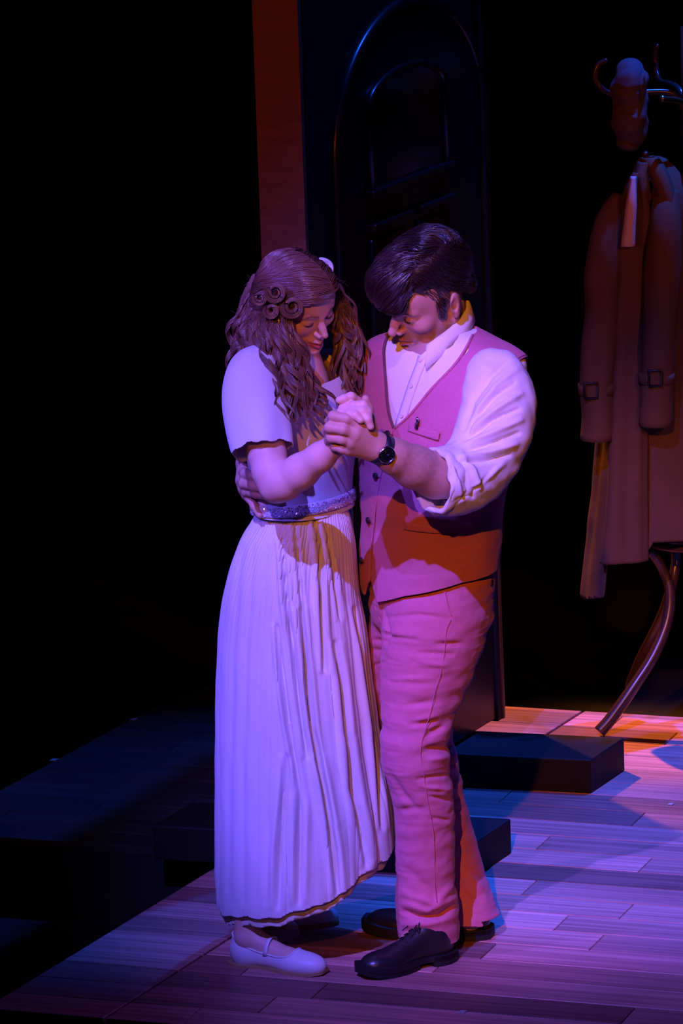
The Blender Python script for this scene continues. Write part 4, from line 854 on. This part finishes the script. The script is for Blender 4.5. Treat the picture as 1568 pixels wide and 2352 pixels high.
fl = [[(722, 1190), (732, 1250), (740, 1437), (746, 1540)], [(648, 1240), (657, 1367), (690, 1625), (706, 1735)], [(636, 1440), (645, 1531), (664, 1671), (690, 1820)], [(690, 1400), (700, 1507), (716, 1671), (760, 1890)], [(660, 1740), (652, 1850), (643, 1952), (638, 2080)], [(728, 1740), (740, 1803), (766, 1952), (776, 2050)], [(770, 1480), (784, 1578), (804, 1812), (842, 1985)], [(815, 1400), (831, 1484), (859, 1671), (878, 1900)], [(745, 1210), (760, 1297), (782, 1420)], [(690, 1830), (688, 1950), (686, 2070)], [(676, 1200), (688, 1330), (700, 1470)], [(800, 1700), (822, 1850), (850, 1970)]]
lines = []
for i, q in enumerate(fl):
    q = np.array(q, float); dp = (.020, .017, .016, .022, .016, .022, .022, .016, .014, .018, .010, .014)[i]; wd = (6, 6, 6, 7, 8, 8, 8, 7, 5, 8, 5, 8)[i]
    lines += [(q, wd, -dp), (q+np.array((-wd*1.7, 0)), wd*1.1, dp*.55), (q+np.array((wd*1.7, 0)), wd*1.1, dp*.35)]
for x0_ in (530, 560, 590, 615): lines.append(([(x0_+22, 1260), (x0_+4, 1500), (x0_-4, 1800), (x0_-2, 2070)], 9, -.005))
v = creases(v, f, lines); nn = vnormals(v, f); v = v+nn*(.0012*vnoise(v*np.array([1, 1, .35]), 45, 6))[:, None]
sk = link('skirt', v, f, dressm, lady); solidify(sk, .0016, 0)
P, sc = skirt_vf(.95, 22, 420, 120, .9, 8); v, f = grid_vf(P, True); v = v+vnormals(v, f)*(.002*vnoise(v, 60, 3))[:, None]; v, f = clip_mesh(v, f, np.minimum(sc.ravel()/100, (np.repeat(np.linspace(0, 1, 120), 420)-.55)*4)); pk = link('petticoat', v, f[:, ::-1], lacem, lady); solidify(pk, .0012, 0)
# sleeves
def short_sleeve(rows, hem_c, hem_d, noise_seed):
    s = Sculpt(); q = catmull([(*W(a, b, c), r_) for a, b, c, r_ in rows], 16); s.chain(q[:, :3], q[:, 3], k=.02); v, f = s.mesh(.0036)
    t1 = np.cross(hem_d, ZD); t1 /= np.linalg.norm(t1); an = np.arctan2((v-hem_c)@np.cross(t1, hem_d), (v-hem_c)@t1)
    v, f = clip_mesh(v, f, .0025*np.sin(an*5)+.0015*np.sin(an*11+1)-(v-hem_c)@hem_d); v = smooth_mesh(v, f, 2)
    nn = vnormals(v, f); dist = np.clip(-((v-hem_c)@hem_d)/.15, 0, 1); an = np.arctan2((v-hem_c)@np.cross(t1, hem_d), (v-hem_c)@t1)
    v = v+nn*((1-dist)*.0035*np.sin(an*5+.6)+.002*vnoise(v*np.array([1, 1, .6]), 20, noise_seed))[:, None]; o = link('sleeve', v, f, dressm, bod); solidify(o, .0016); return o
nsl = [(600, 838, -.09, .042), (582, 866, -.13, .054), (583, 920, -.16, .0615), (592, 980, -.19, .0635), (604, 1050, -.215, .060)]
short_sleeve(nsl, W(603, 1034, -.212), (W(606, 1050, -.222)-W(596, 985, -.19))/np.linalg.norm(W(606, 1050, -.222)-W(596, 985, -.19)), 3)
fsl = [(750, 850, .135, .042), (775, 866, .165, .052), (800, 900, .20, .056), (822, 925, .24, .056), (840, 940, .27, .052)]
short_sleeve(fsl, W(828, 928, .25), (W(835, 935, .26)-W(800, 900, .2))/np.linalg.norm(W(835, 935, .26)-W(800, 900, .2)), 5)
# shoes
hN, tN = np.array((-.296, -.030, 0)), np.array((-.084, -.146, 0)); make_shoe('strap', hN, tN, lady)
hF, tF = np.array((-.290, .236, 0)), np.array((-.052, .240, 0)); make_shoe('strap', hF, tF, lady)
# body
HW = dict(yaw=-math.radians(44), pitch=math.radians(29), roll=-math.radians(12.5), s=.90, c=W(682, 687, .0)); RW = head_R(HW['yaw'], HW['pitch'], HW['roll']); wc_ = HW['c']
bw_ = Sculpt(); bw_.p += head_sculpt(True).xf(RW, wc_, HW['s']).p
bw_.cap(wc_+RW@np.array((0, .018, -.06)), W(684, 838, .03), .044, .048, k=.02); bw_.cap(wc_+RW@np.array((0, .004, -.060)), W(694, 850, .015), .026, .036, k=.015)
bw_.cap(W(684, 845, .03), W(684, 940, .03), .05, .085, k=.03); bw_.cap(W(684, 940, .03), W(697, 1150, .03), .085, .082, k=.03); bw_.cap(W(697, 1150, .03), W(690, 1280, .03), .082, .10, k=.03)
bw_.cap(W(684, 868, .03), W(592, 858, -.11), .045, .038, k=.025); bw_.cap(W(684, 868, .03), W(770, 860, .16), .045, .038, k=.025); bw_.cap(W(684, 875, .03), W(700, 905, .0), .05, .045, k=.03)
q = np.array([(*W(a, b, c), r_) for a, b, c, r_ in ((592, 858, -.11, .040), (596, 940, -.165, .043), (612, 1040, -.215, .0415), (622, 1085, -.238, .0400), (634, 1116, -.248, .0365), (652, 1108, -.262, .0395), (690, 1083, -.285, .0385), (735, 1050, -.318, .0315), (775, 1017, -.345, .0245))]); bw_.chain(q[:, :3], q[:, 3], k=.012)
q = np.array([(*W(a, b, c), r_) for a, b, c, r_ in ((770, 860, .16, .040), (815, 915, .235, .040), (870, 930, .30, .036), (930, 880, .285, .032), (985, 850, .25, .026), (1010, 840, .235, .022))]); bw_.chain(q[:, :3], q[:, 3], k=.012)
for dy in (-.018, -.006, .006, .018): bw_.cap(W(1005, 842, .235)+np.array((0, 0, dy)), W(1062, 838, .205)+np.array((0, 0, dy*1.5)), .0095, .0075, k=.005)
aN = hN+(tN-hN)*.17; aF = hF+(tF-hF)*.17
for hip, knee, an, hh, tt in ((W(672, 1300, .005), W(640, 1690, .035), aN, hN, tN), (W(705, 1300, .07), W(690, 1680, .15), aF, hF, tF)):
    d = (tt-hh)/np.linalg.norm(tt-hh); calf = knee*.5+np.array((an[0], an[1]+.02, .09))*.5-d*.02
    bw_.chain([hip, knee, calf, an+ZD*.14, an+ZD*.075], [.078, .044, .038, .0285, .0285], k=.015); bw_.cap(an+ZD*.06, hh+d*.028+ZD*.04, .031, .024, k=.012)
    bw_.cap(an+ZD*.066+d*.006, hh+d*.15+ZD*.026, .028, .0205, k=.012); bw_.cap(hh+d*.15+ZD*.028, hh+d*.21+ZD*.018, .022, .014, k=.01); bw_.cap(hh+d*.06+ZD*.03, hh+d*.15+ZD*.024, .026, .026, k=.01)
# her near hand inside his
bw_.cap(W(775, 1017, -.345), W(800, 962, -.362), .0235, .021, k=.012); bw_.cap(W(772, 1008, -.345), W(792, 952, -.372), .0215, .0185, k=.012); bw_.cap(W(782, 1010, -.34), W(815, 950, -.352), .0215, .018, k=.012)
fingers(bw_, [[(788, 938, -.372, 1.18), (812, 932, -.386, 1.06), (834, 930, -.388, 1.05), (845, 947, -.398, .92), (847, 966, -.404, .82)],
              [(783, 949, -.380, 1.18), (810, 945, -.396, 1.06), (833, 944, -.400, 1.05), (844, 963, -.409, .92), (851, 980, -.410, .80)],
              [(788, 957, -.388, 1.10), (803, 952, -.402, 1.02), (816, 954, -.409, 1.0), (828, 965, -.415, .86)],
              [(818, 950, -.350, 1.3), (819, 922, -.356, 1.1), (806, 911, -.368, 1.02), (790, 916, -.374, .95), (779, 919, -.375, .85)]], .0098, k=.005)
h1w = W(810, 945, -.37)
V_, F_ = body_mesh(bw_, [(wc_-.14, wc_+.14, .0018), (h1w-np.array((.065, .075, .07)), h1w+np.array((.065, .075, .07)), .0017), (np.array((-.34, -.20, -.01)), np.array((-.04, .04, .14)), .003)])
L_ = (V_-wc_)@RW/HW['s']; base_c = np.array((.74, .46, .38)); tint = np.tile(base_c, (len(V_), 1)); hm = (np.linalg.norm(L_, axis=1) < .16)
tint[hm] = head_tint(L_[hm], base_c, ((.50, .10, .12), .030, -.073, .0088, .0085), (.80, .34, .30), ((.16, .08, .06), .0035, .85), blush=.55)
link('body', V_, F_, skinW, lady, tint=tint)
for x in (-1, 1):
    lp = catmull(np.array([(x*.0475, -.0755, -.002), (x*.041, -.0865, -.0062), (x*.032, -.0910, -.0075), (x*.024, -.0905, -.0062), (x*.018, -.087, -.003)]), 16)
    tube('eyelashes', wc_+(lp*HW['s'])@RW.T, np.interp(np.linspace(0, 1, 16), [0, .3, .8, 1], [.0010, .0017, .0013, .0005]), hairM, lady, 6)
# ------------------------------------------------------------------ her hair
Sw = HW['s']
def toW(p): return wc_+(np.asarray(p)*Sw)@RW.T
cp = Sculpt(); cp.ell((0, .014, .034), (.081, .102, .084), k=.01); cp.ell((-.062, .018, .020), (.030, .060, .055), k=.03); cp.ell((-.060, .03, -.04), (.034, .05, .07), k=.03); cp.ell((.055, .03, -.04), (.035, .05, .07), k=.03); cp.ell((0, .078, -.05), (.062, .045, .09), k=.03)
cp.ell((0, -.030, .066), (.066, .076, .056), k=.02); cp.cap((-.030, -.078, .066), (-.066, -.040, .030), .018, .018, k=.02); cp.cap((.020, -.080, .066), (.062, -.040, .030), .014, .016, k=.02)
v, f = cp.mesh(.0034); x, y, z = v.T; hl = np.interp(y, [-.13, -.10, -.085, -.066, -.05, -.03, -.01, .02, .1], [.092, .088, .076, .050, .022, -.015, -.045, -.2, -.3])+np.where(x < 0, -.010, 0); v, f = clip_mesh(v, f, z-hl)
hairw = link('hair', toW(v-vnormals(v, f)*.002), f, hairbaseW, lady)
rng = np.random.default_rng(21)
ok = v[:, 2] > .0; roots = v[ok][rng.choice(ok.sum(), 6200)]+rng.normal(0, .001, (6200, 3)); part = .022
def fieldW(p, t, r0):
    sg = np.where(r0[:, 0] < part, -1.0, 1.0); wv = np.sin(p[:, 2]*75+p[:, 1]*40+.8)+.5*np.sin(p[:, 1]*110-p[:, 2]*30); dn = np.clip((.085-p[:, 2])/.05, 0, 1)
    return np.stack([sg*(1.0-.8*dn)+.10*wv, .55+.10*wv+.25*dn, -.10-.85*dn+.12*wv], 1)
cl_ = .5+.5*np.sin(roots[:, 1]*230+roots[:, 2]*120)
K = 15; paths = cp.comb(roots, fieldW, rng.uniform(.004, .0075, len(roots)), K, lambda t, r0: .0016+.0038*cl_*np.sin(min(1, t+.15)*2.6)); paths += rng.normal(0, .0007, (len(roots), 1, 3))
v, f = strands(toW(paths), np.linspace(.0008, .0004, K)[None, :]); link('combed_hair', v, f, hairW, hairw)['kind'] = 'stuff'
# ringlets over a soft inner mass
def ringlet(ctrl, amp, turns, n, phase, spread, K=46):
    c = catmull(ctrl, K); T = np.gradient(c, axis=0); T /= np.linalg.norm(T, axis=1)[:, None]; A = np.cross(T, [0, 1., .2]); A /= np.linalg.norm(A, axis=1)[:, None]+1e-9; B = np.cross(T, A); t = np.linspace(0, 1, K); out = []
    sg = 1 if rng.random() < .5 else -1; env = np.clip(t*2.4, 0, 1)*(1+.2*t); tip = 1-.75*np.clip((t-.70)/.30, 0, 1)**1.5
    for j in range(n):
        x_ = (2*(j+.5)/n-1)+rng.normal(0, .03); layer = rng.random()*.16; a_ = sg*turns*6.283*t**1.1+phase+rng.normal(0, .02); rr = env*amp*(1-.22*x_*x_-layer)
        out.append(c+A*(rr*np.cos(a_))[:, None]+B*(rr*np.sin(a_))[:, None]+T*(x_*spread*tip*(.45+.55*env))[:, None])
    return out
allp = []
rt = catmull([(*W(588, 640, .06),), (*W(574, 700, .03),), (*W(590, 725, -.05),), (*W(630, 725, -.095),), (*W(664, 732, -.100),)], 60)
md = catmull([(*W(562, 745, .06),), (*W(556, 785, .0),), (*W(592, 805, -.11),), (*W(645, 820, -.150),), (*W(682, 828, -.125),)], 60)
en = catmull([(*W(552, 842, .05),), (*W(570, 872, -.07),), (*W(618, 935, -.205),), (*W(685, 965, -.215),), (*W(765, 955, -.165),)], 60)
inner = Sculpt()
for j in range(2, 52, 7): q = catmull(np.array([rt[j], md[j], md[j]*.4+en[j]*.6]), 8)+np.array((.004, .034, 0)); inner.chain(q, [.014, .016, .018, .018, .018, .017, .014, .010], k=.02)
for j in range(118):
    s_ = ((j+rng.random())/118)**.9; j = int(s_*59); ln = rng.uniform(.60, 1.04); e = md[j]+(en[j]-md[j])*ln; jit = rng.normal(0, .007, 3); dep = rng.uniform(-.010, .022)
    allp += ringlet(np.array([rt[j]+jit*.5, rt[j]*.4+md[j]*.6+jit+np.array((0, dep*.5, 0)), md[j]*.7+e*.3+jit+np.array((0, dep, 0)), e+jit+np.array((0, dep, 0))]), rng.uniform(.011, .0175), rng.uniform(1.5, 2.6), 30, rng.uniform(0, 6.28), rng.uniform(.009, .014))
rt2 = catmull([(*W(752, 640, .03),), (*W(772, 680, .02),), (*W(780, 720, .0),)], 30); md2 = catmull([(*W(803, 740, .05),), (*W(808, 790, .04),), (*W(782, 800, .03),)], 30); en2 = catmull([(*W(824, 850, .05),), (*W(814, 905, .03),), (*W(784, 915, .02),)], 30)
for j in (3, 14, 26): q = catmull(np.array([rt2[j], md2[j], md2[j]*.3+en2[j]*.7]), 8)+np.array((0, .035, 0)); inner.chain(q, [.012, .014, .016, .016, .016, .015, .012, .008], k=.02)
for i in range(40):
    j = rng.integers(0, 30); ln = rng.uniform(.6, 1.05); e = md2[j]+(en2[j]-md2[j])*ln; jit = rng.normal(0, .008, 3)
    allp += ringlet(np.array([rt2[j]+jit*.4, rt2[j]*.5+md2[j]*.5+jit, md2[j]+jit, e+jit]), rng.uniform(.009, .015), rng.uniform(1.5, 2.3), 28, rng.uniform(0, 6.28), rng.uniform(.008, .012))
v, f = inner.mesh(.005); link('inner_hair', v+vnormals(v, f)*(.004*vnoise(v, 40, 3))[:, None], f, hairbaseW, hairw)
v, f = strands(np.array(allp), np.linspace(.00075, .0004, 46)[None, :]); link('ringlets', v, f, hairW, hairw)['kind'] = 'stuff'
# loose flyaway hairs
fp_ = []
for i in range(220):
    j = rng.integers(0, 60); base_ = (rt, md, rt, rt2)[i % 4]; src = base_[j % len(base_)]; d = src-wc_-np.array((0, 0, -.04)); d[1] *= .3; d /= np.linalg.norm(d); e = src+d*rng.uniform(.006, .03)+np.array((rng.normal(0, .012), rng.normal(0, .01), -rng.uniform(0, .06)))
    fp_.append(catmull(np.array([src-d*.01, src+d*.012+rng.normal(0, .006, 3), e]), 14))
v, f = strands(np.array(fp_), .00026); link('flyaway_hair', v, f, hairW, hairw)['kind'] = 'stuff'
# pin curls by the temple
for px, py, d_, R_ in ((633, 672, -.108, .0215), (598, 684, -.098, .0165), (624, 713, -.112, .0165), (672, 705, -.112, .0240)):
    c = W(px, py, d_); nv_ = c-wc_; nv_ = nv_/np.linalg.norm(nv_); nv_ = nv_*.6+np.array((.15, -.75, .1)); nv_ /= np.linalg.norm(nv_); t1 = np.cross(nv_, ZD); t1 /= np.linalg.norm(t1); t2 = np.cross(nv_, t1); pp = []
    for j in range(190):
        tt = np.linspace(0, 1, 36); a_ = 6.283*(1.6*tt)+rng.normal(0, .25); rr = R_*(1-.70*tt)*(1+rng.normal(0, .11)); h = rng.uniform(-.014, .009)-.004*tt
        pp.append(c+np.outer(rr*np.cos(a_), t1)+np.outer(rr*np.sin(a_), t2)+np.outer(h, nv_))
    v, f = strands(np.array(pp), .0007); link('pin_curl', v, f, hairW, hairw)
# hair bow
bow = thing('hair_bow', "white ribbon bow fastened at the back of the woman's curled hair", 'hair bow', tuple(W(708, 600, .06)))
for px, py, dx, rz_ in ((672, 598, -1, .020), (740, 618, 1, .026)):
    s = Sculpt(); c = W(px, py, .055); s.ell(c, (.026, .017, rz_), Ry(dx*.5), k=.01); s.cap(c, W(708, 616, .06), .012, .008, k=.015); s.ell(c+np.array((dx*.012, -.012, .006)), (.012, .010, .014), k=.008, sub=True)
    v, f = s.mesh(.0028); v = v+vnormals(v, f)*(.0015*vnoise(v, 70, 3))[:, None]; link('bow_loop', v, f, cotton, bow)
s = Sculpt(); s.ell(W(708, 616, .06), (.012, .011, .012), k=.01); v, f = s.mesh(.003); link('bow_knot', v, f, cotton, bow)
# ================================================================== COAT STAND, COAT AND CAP
cy = 1.95; ctop = W(1570, 150, cy); cbase = np.array((ctop[0]+.01, cy, 0))
cs = thing('coat_stand', 'dark bentwood coat stand with curled hooks and splayed curved legs', 'coat stand', (float(cbase[0]), cy, 0))
tube('pole', [cbase+ZD*.30, cbase+ZD*1.0, cbase+ZD*(ctop[2]+.10)], .017, bentwood, cs, 14)
legp = [G(1376, 1692)+ZD*.013, W(1403, 1650, 1.79), W(1451, 1583, 1.81), W(1500, 1507, 1.84), W(1531, 1430, 1.87), W(1538, 1361, 1.89), W(1520, 1306, 1.90), W(1490, 1262, 1.88)]
lp = catmull(np.array(legp), 50); off0 = lp-cbase
for k in range(4):
    a = k*math.pi/2; R_ = Rz(a); tube('leg', cbase+off0@R_.T, np.interp(np.linspace(0, 1, 50), [0, .15, .6, 1], [.017, .0165, .015, .012]), bentwood, cs, 12)
rz_ = W(1540, 1236, 1.95)[2]; rr_ = .10
tube('umbrella_ring', [cbase+ZD*rz_+np.array((.135*math.cos(t), .135*math.sin(t), 0)) for t in np.linspace(0, 2*math.pi, 49)], .011, bentwood, cs, 10)
for a in (0.4, 0.4+math.pi): tube('ring_brace', [cbase+ZD*(rz_-.01), cbase+ZD*rz_+np.array((.135*math.cos(a), .135*math.sin(a), 0))], .008, bentwood, cs, 8)
hk = np.array([W(1578, 260, cy), W(1545, 216, cy-.01), W(1480, 212, cy-.02), W(1420, 218, cy-.03), W(1386, 207, cy-.03), W(1367, 180, cy-.03), W(1373, 150, cy-.03), W(1394, 138, cy-.03)]); hp_ = catmull(hk, 50)-W(1578, 260, cy)
for k in range(4): tube('hook', W(1578, 260, cy)+hp_@Rz(k*math.pi/2+(.0 if k == 0 else .15)).T, np.interp(np.linspace(0, 1, 50), [0, .7, 1], [.0095, .008, .006]), bentwood, cs, 10)
hk2 = catmull(np.array([W(1578, 470, cy), W(1550, 420, cy-.04), W(1515, 395, cy-.07), W(1490, 375, cy-.09), W(1480, 350, cy-.1)]), 30)
tube('coat_hook', hk2, .008, bentwood, cs, 10)
tube('hook_tip', catmull(np.array([W(1578, 240, cy-.02), W(1555, 231, cy-.1), W(1530, 228, cy-.16), W(1518, 227, cy-.18)]), 16), [.008]*15+[.010], brassm, cs, 10)
# trench coat: draped body, two sleeves, collar, lining
def drape(rows, nu, nv, folds, seed, amp):
    """rows of (py, left px, right px, depth, half depth)"""
    R = catmull(np.array(rows, float), nv); u = np.linspace(-math.pi, math.pi, nu, endpoint=False); P = np.zeros((nv, nu, 3)); rg = np.random.default_rng(seed); ph = rg.uniform(0, 6.28, 4)
    for i, (py, l, r_, y, b) in enumerate(R):
        c = W((l+r_)/2, py, y); s_ = (r_-l)/2/1000*(1+y/12); t = i/(nv-1); d = amp*min(1, .25+t)*(np.sin(folds*u+ph[0])+.5*np.sin((2*folds-1)*u+ph[1]+t)+.35*np.sin((folds+3)*u+ph[2]-2*t))
        P[i] = c+np.stack([(s_+d)*np.cos(u), (b+d)*np.sin(u), 0*u], 1)
    v, f = grid_vf(P, True); return v+.0025*vnoise(v, 16, seed)[:, None]*np.array([1, 1, .3]), f
coat = thing('trench_coat', 'long khaki trench coat hanging on the bentwood coat stand', 'coat', tuple(W(1480, 1000, 1.85)))
v, f = drape([(362, 1478, 1515, 1.86, .02), (375, 1468, 1535, 1.86, .045), (420, 1450, 1570, 1.86, .085), (470, 1425, 1590, 1.86, .10), (540, 1400, 1600, 1.86, .105), (700, 1392, 1605, 1.86, .105), (900, 1385, 1610, 1.86, .11), (1100, 1370, 1615, 1.86, .12), (1250, 1352, 1620, 1.86, .13), (1372, 1338, 1622, 1.86, .135)], 160, 130, 5, 3, .009)
x_, y_ = proj(v); v, f = clip_mesh(v, f, (np.interp(x_, [1330, 1388, 1394, 1480, 1500, 1640], [1378, 1372, 1292, 1278, 1246, 1240])-y_)/100)
cb = link('coat_body', v, f[:, ::-1], coatm, coat); solidify(cb, .004, 0)
v, f = drape([(395, 1452, 1488, 1.78, .012), (450, 1430, 1488, 1.765, .022), (600, 1412, 1484, 1.75, .030), (900, 1402, 1482, 1.735, .030), (1150, 1388, 1480, 1.73, .030), (1290, 1376, 1480, 1.73, .028)], 90, 100, 3, 8, .005); fp1 = link('front_panel', v, f[:, ::-1], coatm, coat); solidify(fp1, .003, 0)
def coat_sleeve(path, rad, cuff, seed):
    q = catmull(np.array([(*W(a, b, c), r_) for (a, b, c), r_ in zip(path, rad)]), 40); vv, ff = tube_vf(q[:, :3], q[:, 3], 36); vv = np.array(vv); vv = vv+(.006*vnoise(vv*np.array([1.2, 1.2, .7]), 15, seed))[:, None]*np.array([1, 1, 0]); o = link('coat_sleeve', vv, ff, coatm, coat)
    a, b = W(*cuff[0]), W(*cuff[1]); d = (b-a)/np.linalg.norm(b-a); t1 = np.cross(d, [0, 1., 0]); t1 /= np.linalg.norm(t1); t2 = np.cross(d, t1); r_ = cuff[2]
    g = np.array([[a+d*s_+(r_+e)*(math.cos(t)*t1+.8*math.sin(t)*t2) for t in np.linspace(0, 6.283, 40, endpoint=False)] for s_, e in ((0, 0), (0, .004), (.028, .004), (.028, 0))]); gv, gf = grid_vf(g, True); st = link('cuff_strap', gv, gf, coatm, o, False)
    bc = W(*cuff[3]); bw, bh = .017, .020; cr = [bc+np.array((sx*bw, 0, sz_*bh)) for sx, sz_ in ((-1, -1), (1, -1), (1, 1), (-1, 1), (-1, -1))]; tube('buckle', np.array(cr), .0035, doorwood, o, 6)
    return o
coat_sleeve([(1432, 455, 1.80), (1402, 520, 1.77), (1384, 650, 1.74), (1376, 800, 1.73), (1370, 900, 1.73), (1371, 1008, 1.73)], [.030, .044, .047, .043, .041, .0445], ((1369, 880, 1.73), (1370, 910, 1.73), .044, (1356, 897, 1.685)), 3)
coat_sleeve([(1530, 440, 1.78), (1528, 520, 1.735), (1520, 650, 1.71), (1512, 800, 1.70), (1507, 880, 1.70), (1504, 976, 1.70)], [.030, .044, .046, .042, .040, .042], ((1507, 855, 1.70), (1506, 885, 1.70), .043, (1504, 868, 1.652)), 6)
for pts, wd in ((((1480, 372, 1.79), (1470, 420, 1.765), (1482, 500, 1.75), (1474, 560, 1.745)), .016), (((1488, 362, 1.80), (1510, 395, 1.765), (1530, 460, 1.74), (1540, 560, 1.725)), .024)):
    q = catmull(np.array([W(*p) for p in pts]), 24); g = np.stack([q+np.array((-wd, .012, 0)), q+np.array((-wd*.3, -.012, 0)), q+np.array((wd*.5, -.012, 0)), q+np.array((wd, .012, 0))], 1); gv, gf = grid_vf(g); o = link('collar', gv, gf, coatm, coat); solidify(o, .005, 0)
q = catmull(np.array([W(1454, 405, 1.735), W(1450, 460, 1.715), W(1445, 520, 1.705), W(1441, 566, 1.70)]), 24); wd = np.interp(np.linspace(0, 1, 24), [0, .4, 1], [.004, .012, .0165])[:, None]
g = np.stack([q-wd*np.array((1, 0, 0)), q+np.array((0, -.008, 0)), q+wd*np.array((1, 0, 0))], 1); gv, gf = grid_vf(g); scf = link('scarf', gv, gf, linerm); solidify(scf, .008, 0); tag(scf, 'narrow pale scarf end hanging at the trench coat collar', 'scarf')
# soft cap on the upper hook
s = Sculpt(); cc_ = W(1447, 245, 1.87)
s.ell(cc_, (.044, .085, .108), Ry(-.06), k=.03); s.ell(W(1446, 190, 1.86), (.036, .075, .058), Ry(.15), k=.03); s.ell(W(1440, 285, 1.86), (.034, .075, .06), k=.03); s.ell(W(1478, 190, 1.83), (.010, .05, .026), Ry(.25), k=.012)
v, f = s.mesh(.004); v = v+vnormals(v, f)*(.006*vnoise(v*np.array([1, 1, 1.6]), 20, 5))[:, None]; v = creases(v, f, [([(1476, 165), (1473, 200), (1474, 230)], 4, -.010), ([(1412, 200), (1440, 215), (1470, 205)], 6, -.006), ([(1408, 260), (1430, 250), (1465, 262)], 6, -.006)])
cap_ = thing('cap', 'soft tweed flat cap hung on the upper hook of the stand', 'cap', tuple(cc_)); link('crown', v, f, capm, cap_)
s = Sculpt(); s.ell(W(1440, 330, 1.85), (.030, .055, .018), Ry(.3), k=.01); s.ell(W(1452, 322, 1.87), (.022, .05, .018), k=.01); v, f = s.mesh(.004); link('brim', v, f, capm, cap_)
